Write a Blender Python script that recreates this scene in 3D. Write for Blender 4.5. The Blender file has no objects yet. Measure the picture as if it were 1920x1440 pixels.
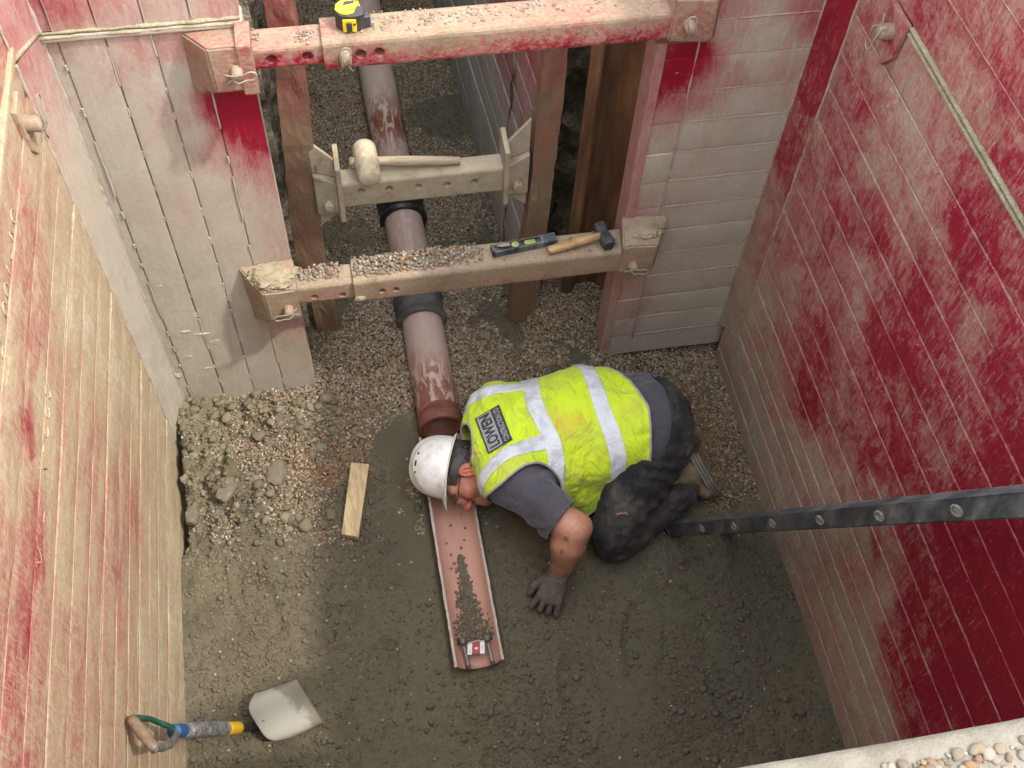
import bpy, bmesh, math, random
import numpy as np
from mathutils import Vector, Matrix
from mathutils.bvhtree import BVHTree
random.seed(7); rng = np.random.default_rng(7)
R = math.radians
scene = bpy.context.scene
COL = scene.collection

# ------------------------------------------------------------------ camera
F_PX, CH = 2040.653, 3.35
CM = np.array([[0.98296, -0.17914, 0.04131], [-0.12803, -0.82504, -0.55037], [0.13268, 0.53570, -0.83390]])
_p, _r, _y = 0.986129757, 0.0716893104, 0.240129327          # pitch, roll, yaw of the hand-held shot
def _cm():
    c, s = math.cos, math.sin
    B = np.array([[1, 0, 0], [0, 0, -1], [0, 1, 0]], float)
    Rz = np.array([[c(_y), -s(_y), 0], [s(_y), c(_y), 0], [0, 0, 1]])
    Rx = np.array([[1, 0, 0], [0, c(_p), -s(_p)], [0, s(_p), c(_p)]])
    Rr = np.array([[c(_r), -s(_r), 0], [s(_r), c(_r), 0], [0, 0, 1]])
    return Rr @ Rx @ B @ Rz
CM = _cm()
CC = np.array([0.0, 0.0, CH])
cam_d = bpy.data.cameras.new("camera"); cam = bpy.data.objects.new("camera", cam_d); COL.objects.link(cam)
_m = Matrix(((CM[0][0], -CM[1][0], -CM[2][0], 0), (CM[0][1], -CM[1][1], -CM[2][1], 0), (CM[0][2], -CM[1][2], -CM[2][2], CH), (0, 0, 0, 1)))
cam.matrix_world = _m
cam_d.sensor_width = 36; cam_d.sensor_fit = 'HORIZONTAL'; cam_d.lens = F_PX / 1920 * 36
cam_d.clip_start = 0.05; cam_d.clip_end = 500
scene.camera = cam

# survey helpers: a sight line met with a real plane
def ray(px, py): return CM.T @ np.array([(px - 960) / F_PX, (py - 720) / F_PX, 1.0])
def onz(px, py, z): d = ray(px, py); return CC + d * ((z - CH) / d[2])
def ony(px, py, y): d = ray(px, py); return CC + d * (y / d[1])
def onx(px, py, x): d = ray(px, py); return CC + d * (x / d[0])

# ------------------------------------------------------------------ light
SUN = Vector((0.181, -0.10, 0.308)).normalized()             # towards the sun
w = bpy.data.worlds.new("World"); scene.world = w; w.use_nodes = True
nt = w.node_tree; nt.nodes.clear()
sky = nt.nodes.new('ShaderNodeTexSky'); sky.sky_type = 'NISHITA'; sky.sun_disc = False
sky.sun_elevation = math.asin(SUN.z); sky.sun_rotation = math.atan2(SUN.x, SUN.y)
sky.dust_density = 1.5; sky.air_density = 2.5; sky.ozone_density = 1.0
bg = nt.nodes.new('ShaderNodeBackground'); bg.inputs[1].default_value = 0.15
wo = nt.nodes.new('ShaderNodeOutputWorld')
hz = nt.nodes.new('ShaderNodeHueSaturation'); hz.inputs['Saturation'].default_value = 0.30      # thin white cloud over the blue
nt.links.new(sky.outputs[0], hz.inputs['Color']); nt.links.new(hz.outputs[0], bg.inputs[0]); nt.links.new(bg.outputs[0], wo.inputs[0])
sd = bpy.data.lights.new("sun", 'SUN'); sd.energy = 0.7; sd.angle = R(1.6); sd.color = (1.0, 0.95, 0.87)
so = bpy.data.objects.new("sun", sd); COL.objects.link(so); so.location = SUN * 20
so.rotation_euler = (-SUN).to_track_quat('-Z', 'Y').to_euler()
scene.view_settings.view_transform = 'Standard'; scene.view_settings.look = 'None'
scene.view_settings.exposure = 2.5; scene.view_settings.gamma = 1
scene.cycles.max_bounces = 10; scene.cycles.diffuse_bounces = 8
scene.cycles.use_denoising = True

# ------------------------------------------------------------------ materials
class NT:
    def __init__(s, name):
        s.m = bpy.data.materials.new(name); s.m.use_nodes = True
        s.n = s.m.node_tree; s.n.nodes.clear()
        s.out = s.n.nodes.new('ShaderNodeOutputMaterial'); s.b = s.n.nodes.new('ShaderNodeBsdfPrincipled')
        s.n.links.new(s.b.outputs[0], s.out.inputs[0]); s._co = None
    def new(s, t, **k):
        n = s.n.nodes.new(t)
        for a, v in k.items(): setattr(n, a, v)
        return n
    def link(s, a, b): s.n.links.new(a, b)
    def co(s, scale=(1, 1, 1), rot=(0, 0, 0), gen='Object'):
        if s._co is None: s._co = s.new('ShaderNodeTexCoord')
        mp = s.new('ShaderNodeMapping'); mp.inputs['Scale'].default_value = scale; mp.inputs['Rotation'].default_value = rot
        s.link(s._co.outputs[gen], mp.inputs[0]); return mp.outputs[0]
    def noise(s, scale=5, detail=6, rough=.6, vec=None, dist=0):
        n = s.new('ShaderNodeTexNoise'); n.inputs['Scale'].default_value = scale; n.inputs['Detail'].default_value = detail
        n.inputs['Roughness'].default_value = rough; n.inputs['Distortion'].default_value = dist
        s.link(vec if vec is not None else s.co(), n.inputs['Vector']); return n.outputs[0]
    def math(s, op, a, b=None, clamp=False):
        n = s.new('ShaderNodeMath', operation=op); n.use_clamp = clamp
        for i, v in enumerate((a, b)):
            if v is None: continue
            if isinstance(v, (int, float)): n.inputs[i].default_value = v
            else: s.link(v, n.inputs[i])
        return n.outputs[0]
    def ramp(s, fac, stops, interp='LINEAR'):
        n = s.new('ShaderNodeValToRGB'); cr = n.color_ramp; cr.interpolation = interp
        while len(cr.elements) < len(stops): cr.elements.new(0.5)
        for e, (p, c) in zip(cr.elements, stops):
            e.position = p; e.color = (*c, 1) if len(c) == 3 else c
        s.link(fac, n.inputs[0]); return n.outputs[0]
    def mix(s, fac, a, b, blend='MIX'):
        n = s.new('ShaderNodeMix', data_type='RGBA', blend_type=blend)
        for i, v in ((0, fac), (6, a), (7, b)):
            if isinstance(v, (int, float)): n.inputs[i].default_value = v
            elif isinstance(v, tuple): n.inputs[i].default_value = (*v, 1)
            else: s.link(v, n.inputs[i])
        return n.outputs[2]
    def attr(s, name, col=False):
        n = s.new('ShaderNodeAttribute'); n.attribute_name = name
        return n.outputs['Color'] if col else n.outputs['Fac']
    def col(s, c):
        if isinstance(c, tuple): s.b.inputs['Base Color'].default_value = (*c, 1)
        else: s.link(c, s.b.inputs['Base Color'])
    def rough(s, r):
        if isinstance(r, (int, float)): s.b.inputs['Roughness'].default_value = r
        else: s.link(r, s.b.inputs['Roughness'])
    def bump(s, h, strength=.3, dist=.01):
        n = s.new('ShaderNodeBump'); n.inputs['Strength'].default_value = strength; n.inputs['Distance'].default_value = dist
        s.link(h, n.inputs['Height']); s.link(n.outputs[0], s.b.inputs['Normal'])
    def set(s, **k):
        for a, v in k.items(): s.b.inputs[a].default_value = v
        return s.m

def simple(name, stops, scale=20, rough=.7, bump=.2, bscale=None, stretch=(1, 1, 1), metal=0, spec=.4, detail=8, bdist=.004):
    t = NT(name); n = t.noise(scale, detail, .65, t.co(stretch))
    t.col(t.ramp(n, stops)); t.rough(rough)
    if bump: t.bump(t.noise(bscale or scale * 3, 6, .6, t.co(stretch)), bump, bdist)
    return t.set(Metallic=metal, **{'Specular IOR Level': spec})

RED, DRED = (.30, .006, .028), (.34, .035, .055)
def painted_steel(name, tint=(.40, .335, .25), streak=(8, 8, 2.6), amp=1.0, pale=(.50, .45, .34), rot=(0, 0, 0), bal=(.8, .8, .5), grime=.5, lay=None, gmix=.5, bmp=.5):
    """red paint under a skin of dried mud: 'mud' 0 = clean paint, 1 = caked"""
    t = NT(name); st = lambda k, kz, q=1.0: t.co((streak[0] * k, streak[1] * k, streak[2] * kz), tuple(q * r for r in rot))
    lay = lay or streak; ly = lambda k, kz: t.co((lay[0] * k, lay[1] * k, lay[2] * kz), tuple(.4 * r for r in rot)); thr = lambda n, a, b: t.ramp(n, [(a, (0, 0, 0)), (b, (1, 1, 1))])
    big = t.noise(1.0, 9, .70, ly(1, 1), .6)
    chip = thr(t.noise(1.0, 9, .70, ly(3.2, 3.2), 1.0), .46, .56)
    chip2 = thr(t.noise(1.0, 6, .7, st(13, 9), .8), .50, .57)
    scr = thr(t.noise(1.0, 4, .6, st(26, 3.2, 1.25), .3), .60, .66)
    scr2 = thr(t.noise(1.0, 4, .6, st(20, 2.4, -.6), .3), .63, .68)
    fine = t.noise(330, 3, .7); grain = t.noise(95, 6, .75)
    v = t.attr('mud')
    for n, k in ((big, 1.2 * bal[0] * amp), (chip, .25 * bal[1] * amp), (chip2, .21 * bal[1] * amp), (scr, .32 * bal[2] * amp), (grain, .36 * amp), (fine, .14)):
        v = t.math('ADD', v, t.math('MULTIPLY', t.math('SUBTRACT', n, .5 if n not in (scr,) else .15), k))
    v = t.math('SUBTRACT', v, t.math('MULTIPLY', scr2, .22 * bal[2] * amp))
    v = t.math('MULTIPLY', v, .8)
    mixc = lambda a, b, k: tuple(x * (1 - k) + y * k for x, y in zip(a, b))
    c = t.ramp(v, [(0, (.22, .005, .020)), (.08, (.24, .016, .031)), (.20, mixc((.27, .028, .042), tint, .20)), (.33, mixc((.30, .045, .055), tint, .42)), (.46, mixc((.32, .10, .085), tint, .60)), (.60, mixc((.34, .19, .13), tint, .84)), (.74, tint), (1, pale)])
    spots = thr(t.noise(80, 3, .6), .70, .74)
    c = t.mix(t.math('MULTIPLY', spots, .6), c, mixc(pale, (.5, .46, .40), .5))
    gr = t.ramp(t.noise(7, 10, .72, None, 1.0), [(.36, (1.0, 1.0, 1.0)), (.52, (.90, .885, .86)), (.66, (.60, .56, .50))])
    c = t.mix(grime, c, gr, 'MULTIPLY')
    c = t.mix(gmix, c, t.ramp(grain, [(.30, (.66, .66, .66)), (.70, (1.25, 1.25, 1.25))]), 'MULTIPLY')
    t.col(c); t.rough(t.ramp(v, [(0, (.45,) * 3), (.4, (.8,) * 3), (1, (.95,) * 3)]))
    h = t.math('ADD', t.math('MULTIPLY', v, .7), t.math('MULTIPLY', grain, .5)); h = t.math('ADD', h, t.math('MULTIPLY', fine, .2))
    t.bump(h, bmp, .006)
    return t.set(**{'Specular IOR Level': .3})

M = {}
M['wall_left'] = painted_steel('mud_smeared_red_steel_warm', (.38, .295, .185), amp=.9, pale=(.46, .405, .285), rot=(-.30, 0, 0), bal=(.8, 1.0, .9), grime=.4, lay=(6, 2.2, 7))
M['wall_end'] = painted_steel('mud_smeared_red_steel_grey', (.37, .325, .265), amp=.5, pale=(.43, .40, .315), grime=.35, gmix=.22, bmp=.28)
M['wall_right'] = painted_steel('scraped_red_steel', (.32, .245, .185), amp=1.0, pale=(.47, .41, .325), rot=(.38, 0, 0), bal=(.75, .75, .85), grime=.6, lay=(6, 4, 4.5))
M['beam'] = painted_steel('muddy_red_beam_steel', (.27, .205, .14), streak=(7, 12, 9), amp=.95, pale=(.31, .265, .19), bal=(.7, 1.1, .3), grime=.7)
M['rim'] = simple('gritty_cement_dust', [(.25, (.08, .07, .058)), (.42, (.15, .13, .10)), (.55, (.185, .165, .132)), (.72, (.14, .10, .08))], 16, .95, .9, 150)
M['post'] = painted_steel('mud_caked_post_steel', (.165, .108, .062), streak=(16, 16, 3), amp=1.0, pale=(.30, .235, .155))
M['strut'] = simple('mud_caked_strut_steel', [(.25, (.15, .105, .065)), (.45, (.28, .23, .155)), (.65, (.34, .285, .205)), (.8, (.24, .135, .09))], 14, .85, .5, 60)
M['inner'] = painted_steel('grey_mud_panel_steel', (.34, .315, .28), amp=.6, grime=.4)  # grey mud film over the red steel
M['clip'] = simple('mud_coated_wire', [(.3, (.17, .145, .105)), (.7, (.29, .255, .19))], 60, .85, .3)
M['dark'] = simple('dark_void', [(.3, (.012, .011, .010)), (.7, (.02, .018, .015))], 20, .9, 0)

# pipe: terracotta plastic with dust and wet brown smears
def pipe_mat(name, wet=.5):
    t = NT(name)
    a = t.noise(1.0, 6, .6, t.co((14, 3, 14)), .5); b = t.noise(1, 7, .7, t.co((40, 9, 40)), .8)
    v = t.math('ADD', t.math('MULTIPLY', a, .65), t.math('MULTIPLY', b, .35))
    c = t.ramp(v, [(.26, (.19, .07, .04)), (.36, (.30, .15, .11)), (.43, (.38, .265, .22)), (.62, (.43, .335, .285)), (.8, (.37, .26, .21))])
    wet_m = t.math('MULTIPLY', t.attr('wet'), t.ramp(t.noise(1, 6, .65, t.co((30, 7, 30)), 1.5), [(.44, (0, 0, 0)), (.5, (1, 1, 1))]))
    c = t.mix(wet_m, c, (.16, .045, .022)); t.col(c)
    t.rough(t.ramp(v, [(.3, (.4,) * 3), (.6, (.7,) * 3)])); t.bump(b, .12, .003)
    return t.set()
M['pipe'] = pipe_mat('dusty_terracotta_pipe')
M['pipe_raw'] = simple('brown_pipe_socket', [(.3, (.11, .038, .022)), (.6, (.19, .07, .045)), (.8, (.26, .14, .10))], 18, .55, .1)
M['halfpipe'] = simple('terracotta_channel', [(.25, (.34, .165, .115)), (.5, (.42, .225, .165)), (.75, (.45, .27, .20))], 4, .6, .06, 40, (3, .6, 3), detail=5)
M['halfedge'] = simple('cut_pipe_edge', [(.3, (.34, .25, .21)), (.7, (.50, .42, .37))], 40, .8, .3)
M['rubber'] = simple('black_rubber', [(.3, (.008, .008, .009)), (.75, (.02, .02, .022))], 12, .38, .05, spec=.5)
M['rubber_dusty'] = simple('dusty_black_rubber', [(.3, (.035, .035, .033)), (.55, (.10, .095, .085)), (.75, (.19, .17, .14))], 9, .65, .1)
M['steel'] = simple('worn_steel', [(.3, (.10, .095, .09)), (.6, (.24, .22, .20)), (.8, (.32, .28, .23))], 24, .5, .2, metal=.5)
M['hammer_iron'] = simple('dark_forged_iron', [(.3, (.03, .03, .032)), (.6, (.075, .075, .08)), (.8, (.16, .14, .12))], 28, .45, .25, metal=.4)
M['rust'] = simple('rusty_sheet_steel', [(.25, (.045, .020, .011)), (.45, (.10, .045, .021)), (.60, (.19, .085, .034)), (.8, (.24, .165, .10))], 3.0, .85, .5, 70, (5, 5, .8))
M['wood'] = simple('grubby_timber', [(.2, (.13, .085, .04)), (.4, (.34, .25, .13)), (.6, (.52, .40, .23)), (.8, (.58, .48, .30))], 7, .8, .3, 40, (8, 1.2, 8))
M['wood_grey'] = simple('muddy_ash_handle', [(.25, (.16, .12, .075)), (.5, (.30, .235, .155)), (.75, (.40, .34, .25))], 9, .8, .3, 50, (1.5, 10, 10))
M['wood_gold'] = simple('oily_hickory_handle', [(.25, (.10, .055, .022)), (.45, (.30, .18, .075)), (.65, (.45, .30, .14)), (.78, (.06, .12, .11))], 10, .6, .3, 50, (1.5, 6, 6))
M['wood_brown'] = simple('worn_brown_grip', [(.3, (.11, .07, .042)), (.7, (.24, .165, .105))], 9, .6, .2, 50, (6, 6, 6))
M['mallet'] = simple('muddy_cream_rubber', [(.28, (.20, .15, .09)), (.45, (.37, .30, .20)), (.62, (.45, .385, .27)), (.8, (.33, .27, .18))], 22, .9, .6, 70)
M['yellow'] = simple('yellow_plastic', [(.3, (.66, .50, .008)), (.6, (.80, .62, .015)), (.85, (.55, .42, .06))], 22, .4, .05, spec=.5)
M['orange_yellow'] = simple('orange_yellow_plastic', [(.3, (.66, .36, .008)), (.7, (.78, .45, .02))], 22, .45, .1)
M['blackp'] = simple('black_plastic', [(.3, (.015, .015, .016)), (.7, (.045, .043, .04))], 22, .5, .1)
M['ladder'] = simple('scuffed_black_fibreglass', [(.28, (.018, .021, .024)), (.46, (.038, .043, .047)), (.60, (.085, .088, .088)), (.76, (.21, .20, .18))], 7, .55, .2, 60, (4, 3, 1))
M['grit'] = simple('grey_grit', [(.3, (.10, .095, .085)), (.7, (.24, .225, .195))], 90, .9, .6, 200)
M['green'] = simple('chipped_green_paint', [(.35, (.008, .045, .025)), (.58, (.015, .075, .045)), (.66, (.33, .30, .25))], 26, .5, .2)
M['blue'] = simple('chipped_blue_paint', [(.38, (.015, .055, .14)), (.6, (.02, .08, .19)), (.7, (.03, .03, .03))], 20, .5, .2)
M['tape'] = simple('ragged_grey_tape', [(.3, (.05, .05, .05)), (.5, (.16, .155, .145)), (.7, (.32, .30, .26))], 40, .9, .9, 120, bdist=.01)
def blade_mat():
    t = NT('muddy_shovel_blade'); n = t.noise(9, 7, .65, None, .6); f = t.noise(70, 5, .6)
    v = t.math('ADD', t.math('MULTIPLY', t.attr('wet'), .8), t.math('MULTIPLY', t.math('SUBTRACT', n, .47), 1.9))
    c = t.ramp(v, [(.25, (.29, .275, .22)), (.42, (.21, .20, .155)), (.50, (.155, .135, .095)), (.9, (.13, .112, .08))])
    sp = t.ramp(t.noise(45, 4, .7), [(.66, (0, 0, 0)), (.74, (1, 1, 1))])
    t.col(t.mix(t.math('MULTIPLY', sp, .35), c, (.18, .16, .12))); t.rough(.6); t.bump(f, .15, .003)
    return t.set(Metallic=.15)
M['blade'] = blade_mat()
# clothing
def cloth(name, stops, scale, rough=.85, wr=.5, wscale=9, sheen=.2):
    t = NT(name); n = t.noise(scale, 8, .65)
    t.col(t.ramp(n, stops)); t.rough(rough)
    f1 = t.noise(wscale, 4, .55, t.co((1.0, 1.6, 1.0)), 1.6); f2 = t.noise(wscale * 3, 5, .6, None, .8); wv = t.noise(700, 2, .5)
    h = t.math('ADD', t.math('MULTIPLY', f1, 1.0), t.math('MULTIPLY', f2, .35)); h = t.math('ADD', h, t.math('MULTIPLY', wv, .02))
    t.bump(h, wr, .03)
    return t.set(**{'Sheen Weight': sheen, 'Specular IOR Level': .25})
def hivis():
    t = NT('hi_vis_fabric'); n = t.noise(6, 7, .62, None, .6); n2 = t.noise(18, 6, .7)
    c = t.ramp(n, [(.3, (.50, .66, .012)), (.52, (.56, .72, .015)), (.66, (.52, .60, .05)), (.8, (.38, .37, .10))])
    dirt = t.ramp(t.noise(5.5, 9, .72, None, 1.4), [(.50, (0, 0, 0)), (.70, (1, 1, 1))])
    c = t.mix(t.math('MULTIPLY', dirt, .75), c, (.27, .235, .09))
    c = t.mix(t.math('MULTIPLY', t.attr('stain'), t.ramp(n2, [(.35, (0, 0, 0)), (.65, (1, 1, 1))])), c, (.62, .24, .05))
    t.col(c); t.rough(.75)
    f1 = t.noise(6, 3, .5, t.co((1.6, .7, 1)), 2.2); f2 = t.noise(26, 4, .55, t.co((1.5, .8, 1)), 1.2)
    t.bump(t.math('ADD', f1, t.math('MULTIPLY', f2, .18)), .75, .035)
    return t.set(**{'Sheen Weight': .2})
M['hivis'] = hivis()
M['reflect'] = cloth('silver_reflective_tape', [(.3, (.40, .42, .44)), (.48, (.60, .625, .655)), (.8, (.70, .725, .755))], 14, .45, .35, 12, 0)
M['piping'] = simple('grey_binding', [(.3, (.26, .25, .22)), (.7, (.38, .36, .32))], 60, .8, .2)
M['shirt'] = cloth('dark_charcoal_cotton', [(.3, (.052, .049, .060)), (.55, (.074, .069, .083)), (.72, (.095, .088, .092)), (.85, (.17, .15, .13))], 7, .9, .5, 9)
M['trouser'] = cloth('muddy_black_trousers', [(.3, (.011, .0105, .0105)), (.46, (.021, .020, .019)), (.57, (.050, .046, .040)), (.74, (.14, .125, .10))], 6, .9, .7, 7, .04)
M['glove'] = simple('muddy_dark_glove', [(.3, (.050, .038, .030)), (.55, (.085, .066, .050)), (.75, (.15, .125, .095))], 22, .85, .5, 60)
M['boot'] = simple('muddy_tan_suede', [(.25, (.09, .068, .042)), (.5, (.20, .145, .08)), (.75, (.28, .225, .155))], 16, .9, .4, 70)
M['sole'] = simple('grey_rubber_sole', [(.3, (.13, .115, .088)), (.7, (.27, .25, .20))], 18, .85, .3)
M['patch'] = simple('silver_grey_patch', [(.3, (.25, .26, .27)), (.7, (.33, .34, .35))], 30, .6, .1)
M['patch_dark'] = simple('black_patch', [(.3, (.022, .025, .025)), (.7, (.045, .048, .046))], 30, .7, .1)
def skin():
    t = NT('skin'); n = t.noise(28, 6, .6); m = t.noise(9, 4, .55)
    c = t.ramp(m, [(.3, (.42, .185, .115)), (.55, (.50, .235, .15)), (.8, (.55, .29, .20))])
    c = t.mix(t.math('MULTIPLY', t.attr('flush'), .8), c, (.47, .115, .075))
    c = t.mix(t.math('MULTIPLY', t.attr('tan'), .85), c, t.ramp(n, [(.3, (.14, .065, .035)), (.7, (.24, .12, .07))]))
    ln_ = t.math('ABSOLUTE', t.math('SUBTRACT', t.noise(24, 3, .5, None, 2.5), .5)); tt = t.math('MULTIPLY', t.attr('tattoo'), t.ramp(ln_, [(.018, (1, 1, 1)), (.07, (0, 0, 0))]))
    c = t.mix(t.math('MULTIPLY', tt, .75), c, (.13, .12, .10))
    sm = t.ramp(t.noise(13, 7, .7, None, 1.2), [(.50, (0, 0, 0)), (.62, (1, 1, 1))]); c = t.mix(t.math('MULTIPLY', t.math('MULTIPLY', sm, .95), t.math('ADD', t.attr('tan'), .22)), c, (.12, .092, .062))
    c = t.mix(.5, c, t.ramp(t.noise(60, 5, .7), [(.32, (.78, .74, .72)), (.68, (1.12, 1.1, 1.08))]), 'MULTIPLY')
    c = t.mix(t.attr('ink'), c, (.035, .045, .04))
    c = t.mix(t.math('MULTIPLY', t.attr('stubble'), t.ramp(n, [(.35, (.2,) * 3), (.6, (.8,) * 3)])), c, (.13, .085, .06))
    t.col(c); t.rough(.5); t.bump(t.noise(220, 4, .6), .12, .003)
    return t.set(**{'Subsurface Weight': .08, 'Subsurface Scale': .01, 'Subsurface Radius': (1, .3, .15)})
M['skin'] = skin()
M['hair'] = simple('short_brown_hair', [(.25, (.018, .012, .008)), (.5, (.060, .040, .028)), (.7, (.14, .105, .078)), (.85, (.22, .18, .14))], 60, .6, .9, 90, (1, 1, 1), bdist=.008)
M['hat'] = simple('scuffed_white_plastic', [(.28, (.40, .34, .25)), (.40, (.62, .59, .53)), (.52, (.74, .73, .70)), (.85, (.79, .78, .76))], 13, .4, .06, 40, spec=.5)
M['lens'] = NT('clear_lens'); M['lens'].col((.9, .9, .9)); M['lens'].rough(.05); M['lens'] = M['lens'].set(**{'Transmission Weight': .9, 'IOR': 1.45})
M['laser_red'] = NT('red_target_plastic'); M['laser_red'].col((.20, .006, .012)); M['laser_red'].rough(.3); M['laser_red'] = M['laser_red'].set()
_e = NT('laser_spot'); _e.col((.9, .05, .08)); M['laser_spot'] = _e.set(**{'Emission Color': (1, .06, .12, 1), 'Emission Strength': 2.5})
M['label_white'] = simple('scuffed_white_label', [(.3, (.30, .28, .24)), (.45, (.66, .64, .58)), (.8, (.74, .72, .68))], 50, .6, .1)
M['vial'] = simple('yellow_green_vial', [(.3, (.20, .22, .04)), (.7, (.30, .30, .08))], 40, .2, 0, spec=.6)
# ground
def ground_mat():
    t = NT('bedding_and_gravel')
    n1 = t.noise(7, 8, .65); n2 = t.noise(60, 6, .7); n3 = t.noise(230, 3, .6)
    bed = t.ramp(t.math('ADD', t.math('MULTIPLY', n1, .5), t.math('MULTIPLY', n2, .5)), [(.32, (.072, .060, .036)), (.5, (.118, .100, .062)), (.68, (.165, .142, .092))])
    vor = t.new('ShaderNodeTexVoronoi', feature='F1'); vor.inputs['Scale'].default_value = 120; t.link(t.co(), vor.inputs['Vector'])
    grc = t.ramp(t.math('MULTIPLY', vor.outputs['Color'], 1.0), [(.1, (.12, .085, .05)), (.4, (.24, .185, .12)), (.6, (.20, .12, .06)), (.9, (.42, .38, .31))])
    ed = t.ramp(vor.outputs['Distance'], [(.35, (1, 1, 1)), (.75, (.18, .16, .13))])
    grc = t.mix(1.0, grc, ed, 'MULTIPLY')
    dry = t.ramp(n2, [(.3, (.115, .095, .055)), (.5, (.175, .145, .09)), (.7, (.25, .215, .14))])
    g = t.math('ADD', t.attr('gravel'), t.math('MULTIPLY', t.math('SUBTRACT', n1, .55), 1.3))
    g = t.ramp(g, [(.42, (0, 0, 0)), (.58, (1, 1, 1))])
    d = t.math('ADD', t.attr('dry'), t.math('MULTIPLY', t.math('SUBTRACT', n1, .5), .7))
    d = t.ramp(d, [(.35, (0, 0, 0)), (.7, (1, 1, 1))])
    c = t.mix(d, t.mix(g, bed, grc), dry)
    wetd = t.ramp(t.math('ADD', t.attr('damp'), t.math('MULTIPLY', t.math('SUBTRACT', n1, .5), .8)), [(.35, (0, 0, 0)), (.65, (1, 1, 1))])
    c = t.mix(t.math('MULTIPLY', wetd, .85), c, (.085, .075, .050))
    t.col(c); t.rough(.92)
    h = t.math('ADD', t.math('MULTIPLY', n2, .7), t.math('MULTIPLY', n3, .35))
    h = t.math('SUBTRACT', h, t.math('MULTIPLY', t.math('MULTIPLY', vor.outputs['Distance'], g), .8))
    t.bump(h, .7, .012)
    return t.set(**{'Specular IOR Level': .2})
M['ground'] = ground_mat()
def stone_mat(name, rough=.8):
    t = NT(name); c = t.mix(t.math('MULTIPLY', t.noise(120, 4, .6), .5), t.attr('tone', True), (.17, .14, .10)); t.col(c); t.rough(rough)
    return t.set(**{'Specular IOR Level': .3})
M['pebbles'] = stone_mat('pea_gravel'); M['crumbs'] = stone_mat('soil_crumbs', .95)
M['soil'] = simple('rubbly_soil', [(.25, (.035, .030, .020)), (.45, (.10, .085, .055)), (.62, (.19, .16, .11)), (.8, (.26, .235, .18))], 9, .95, 1.0, 40, bdist=.03)
M['cake'] = simple('dried_sandy_mud', [(.3, (.20, .155, .095)), (.55, (.31, .26, .17)), (.75, (.37, .33, .24))], 22, .95, 1.0, 90, bdist=.008)
M['rock'] = simple('dirty_rock', [(.3, (.09, .075, .05)), (.6, (.16, .132, .09)), (.8, (.24, .21, .155))], 14, .9, .6, 50)
M['turf'] = simple('trodden_earth', [(.3, (.13, .11, .07)), (.7, (.24, .20, .14))], 3, .95, .5, 20)

# ------------------------------------------------------------------ object helpers
ORG = {}
def tag(o, label=None, cat=None, group=None, kind=None):
    for k, v in (('label', label), ('category', cat), ('group', group), ('kind', kind)):
        if v: o[k] = v
    return o
def empty(name, loc, label, cat, group=None):
    o = bpy.data.objects.new(name, None); COL.objects.link(o); o.location = loc; o.empty_display_size = .05
    ORG[o.name] = np.array(loc, float); return tag(o, label, cat, group)
def obj(name, vf, mat, parent=None, smooth=False, attrs=None, origin=None):
    """vf = (verts in world metres, faces); becomes one mesh object"""
    v, f = vf; v = np.asarray(v, float)
    org = ORG[parent.name] if parent is not None else np.array(origin if origin is not None else (0, 0, 0), float)
    me = bpy.data.meshes.new(name)
    if isinstance(f, np.ndarray):
        k = f.shape[1]; me.vertices.add(len(v)); me.vertices.foreach_set('co', (v - org).astype(np.float32).ravel())
        me.loops.add(f.size); me.polygons.add(len(f)); me.loops.foreach_set('vertex_index', f.astype(np.int32).ravel())
        me.polygons.foreach_set('loop_start', np.arange(0, f.size, k, dtype=np.int32)); me.update(calc_edges=True)
    else:
        me.from_pydata([tuple(x) for x in (v - org)], [], f)
    me.validate()
    for an, av in (attrs or {}).items():
        av = np.asarray(av, float)
        if av.ndim == 2:
            a = me.attributes.new(an, 'FLOAT_COLOR', 'POINT'); a.data.foreach_set('color', np.c_[av, np.ones(len(av))].astype(np.float32).ravel())
        else:
            a = me.attributes.new(an, 'FLOAT', 'POINT'); a.data.foreach_set('value', av.astype(np.float32))
    if smooth:
        me.polygons.foreach_set('use_smooth', [True] * len(me.polygons))
    if isinstance(mat, list):
        for m in mat: me.materials.append(m)
    else: me.materials.append(mat)
    o = bpy.data.objects.new(name, me); COL.objects.link(o)
    if parent is not None: o.parent = parent
    else: o.location = org
    ORG[o.name] = org
    return o
def join(*parts):
    V, Fc, k = [], [], 0
    for v, f in parts:
        v = np.asarray(v, float); V.append(v); Fc += [tuple(int(i) + k for i in q) for q in f]; k += len(v)
    return np.concatenate(V), Fc
def from_bm(bm, mtx=None):
    if mtx is not None: bmesh.ops.transform(bm, matrix=mtx, verts=bm.verts)
    bm.verts.index_update()
    v = np.array([x.co[:] for x in bm.verts]); f = [tuple(x.index for x in q.verts) for q in bm.faces]; bm.free(); return v, f
def box(lo, hi, bev=0.0, seg=2, mtx=None):
    bm = bmesh.new(); bmesh.ops.create_cube(bm, size=1)
    lo, hi = np.array(lo, float), np.array(hi, float)
    for x in bm.verts: x.co = Vector((lo + hi) / 2 + np.array(x.co) * (hi - lo))
    if bev: bmesh.ops.bevel(bm, geom=bm.edges[:], offset=bev, segments=seg, affect='EDGES', profile=.6)
    return from_bm(bm, mtx)
def frame(d, up=(0, 0, 1)):
    d = np.array(d, float); d /= np.linalg.norm(d); u = np.array(up, float)
    if abs(d @ u) > .95: u = np.array([0, 1.0, 0])
    s = np.cross(d, u); s /= np.linalg.norm(s); return d, s, np.cross(s, d)
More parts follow.
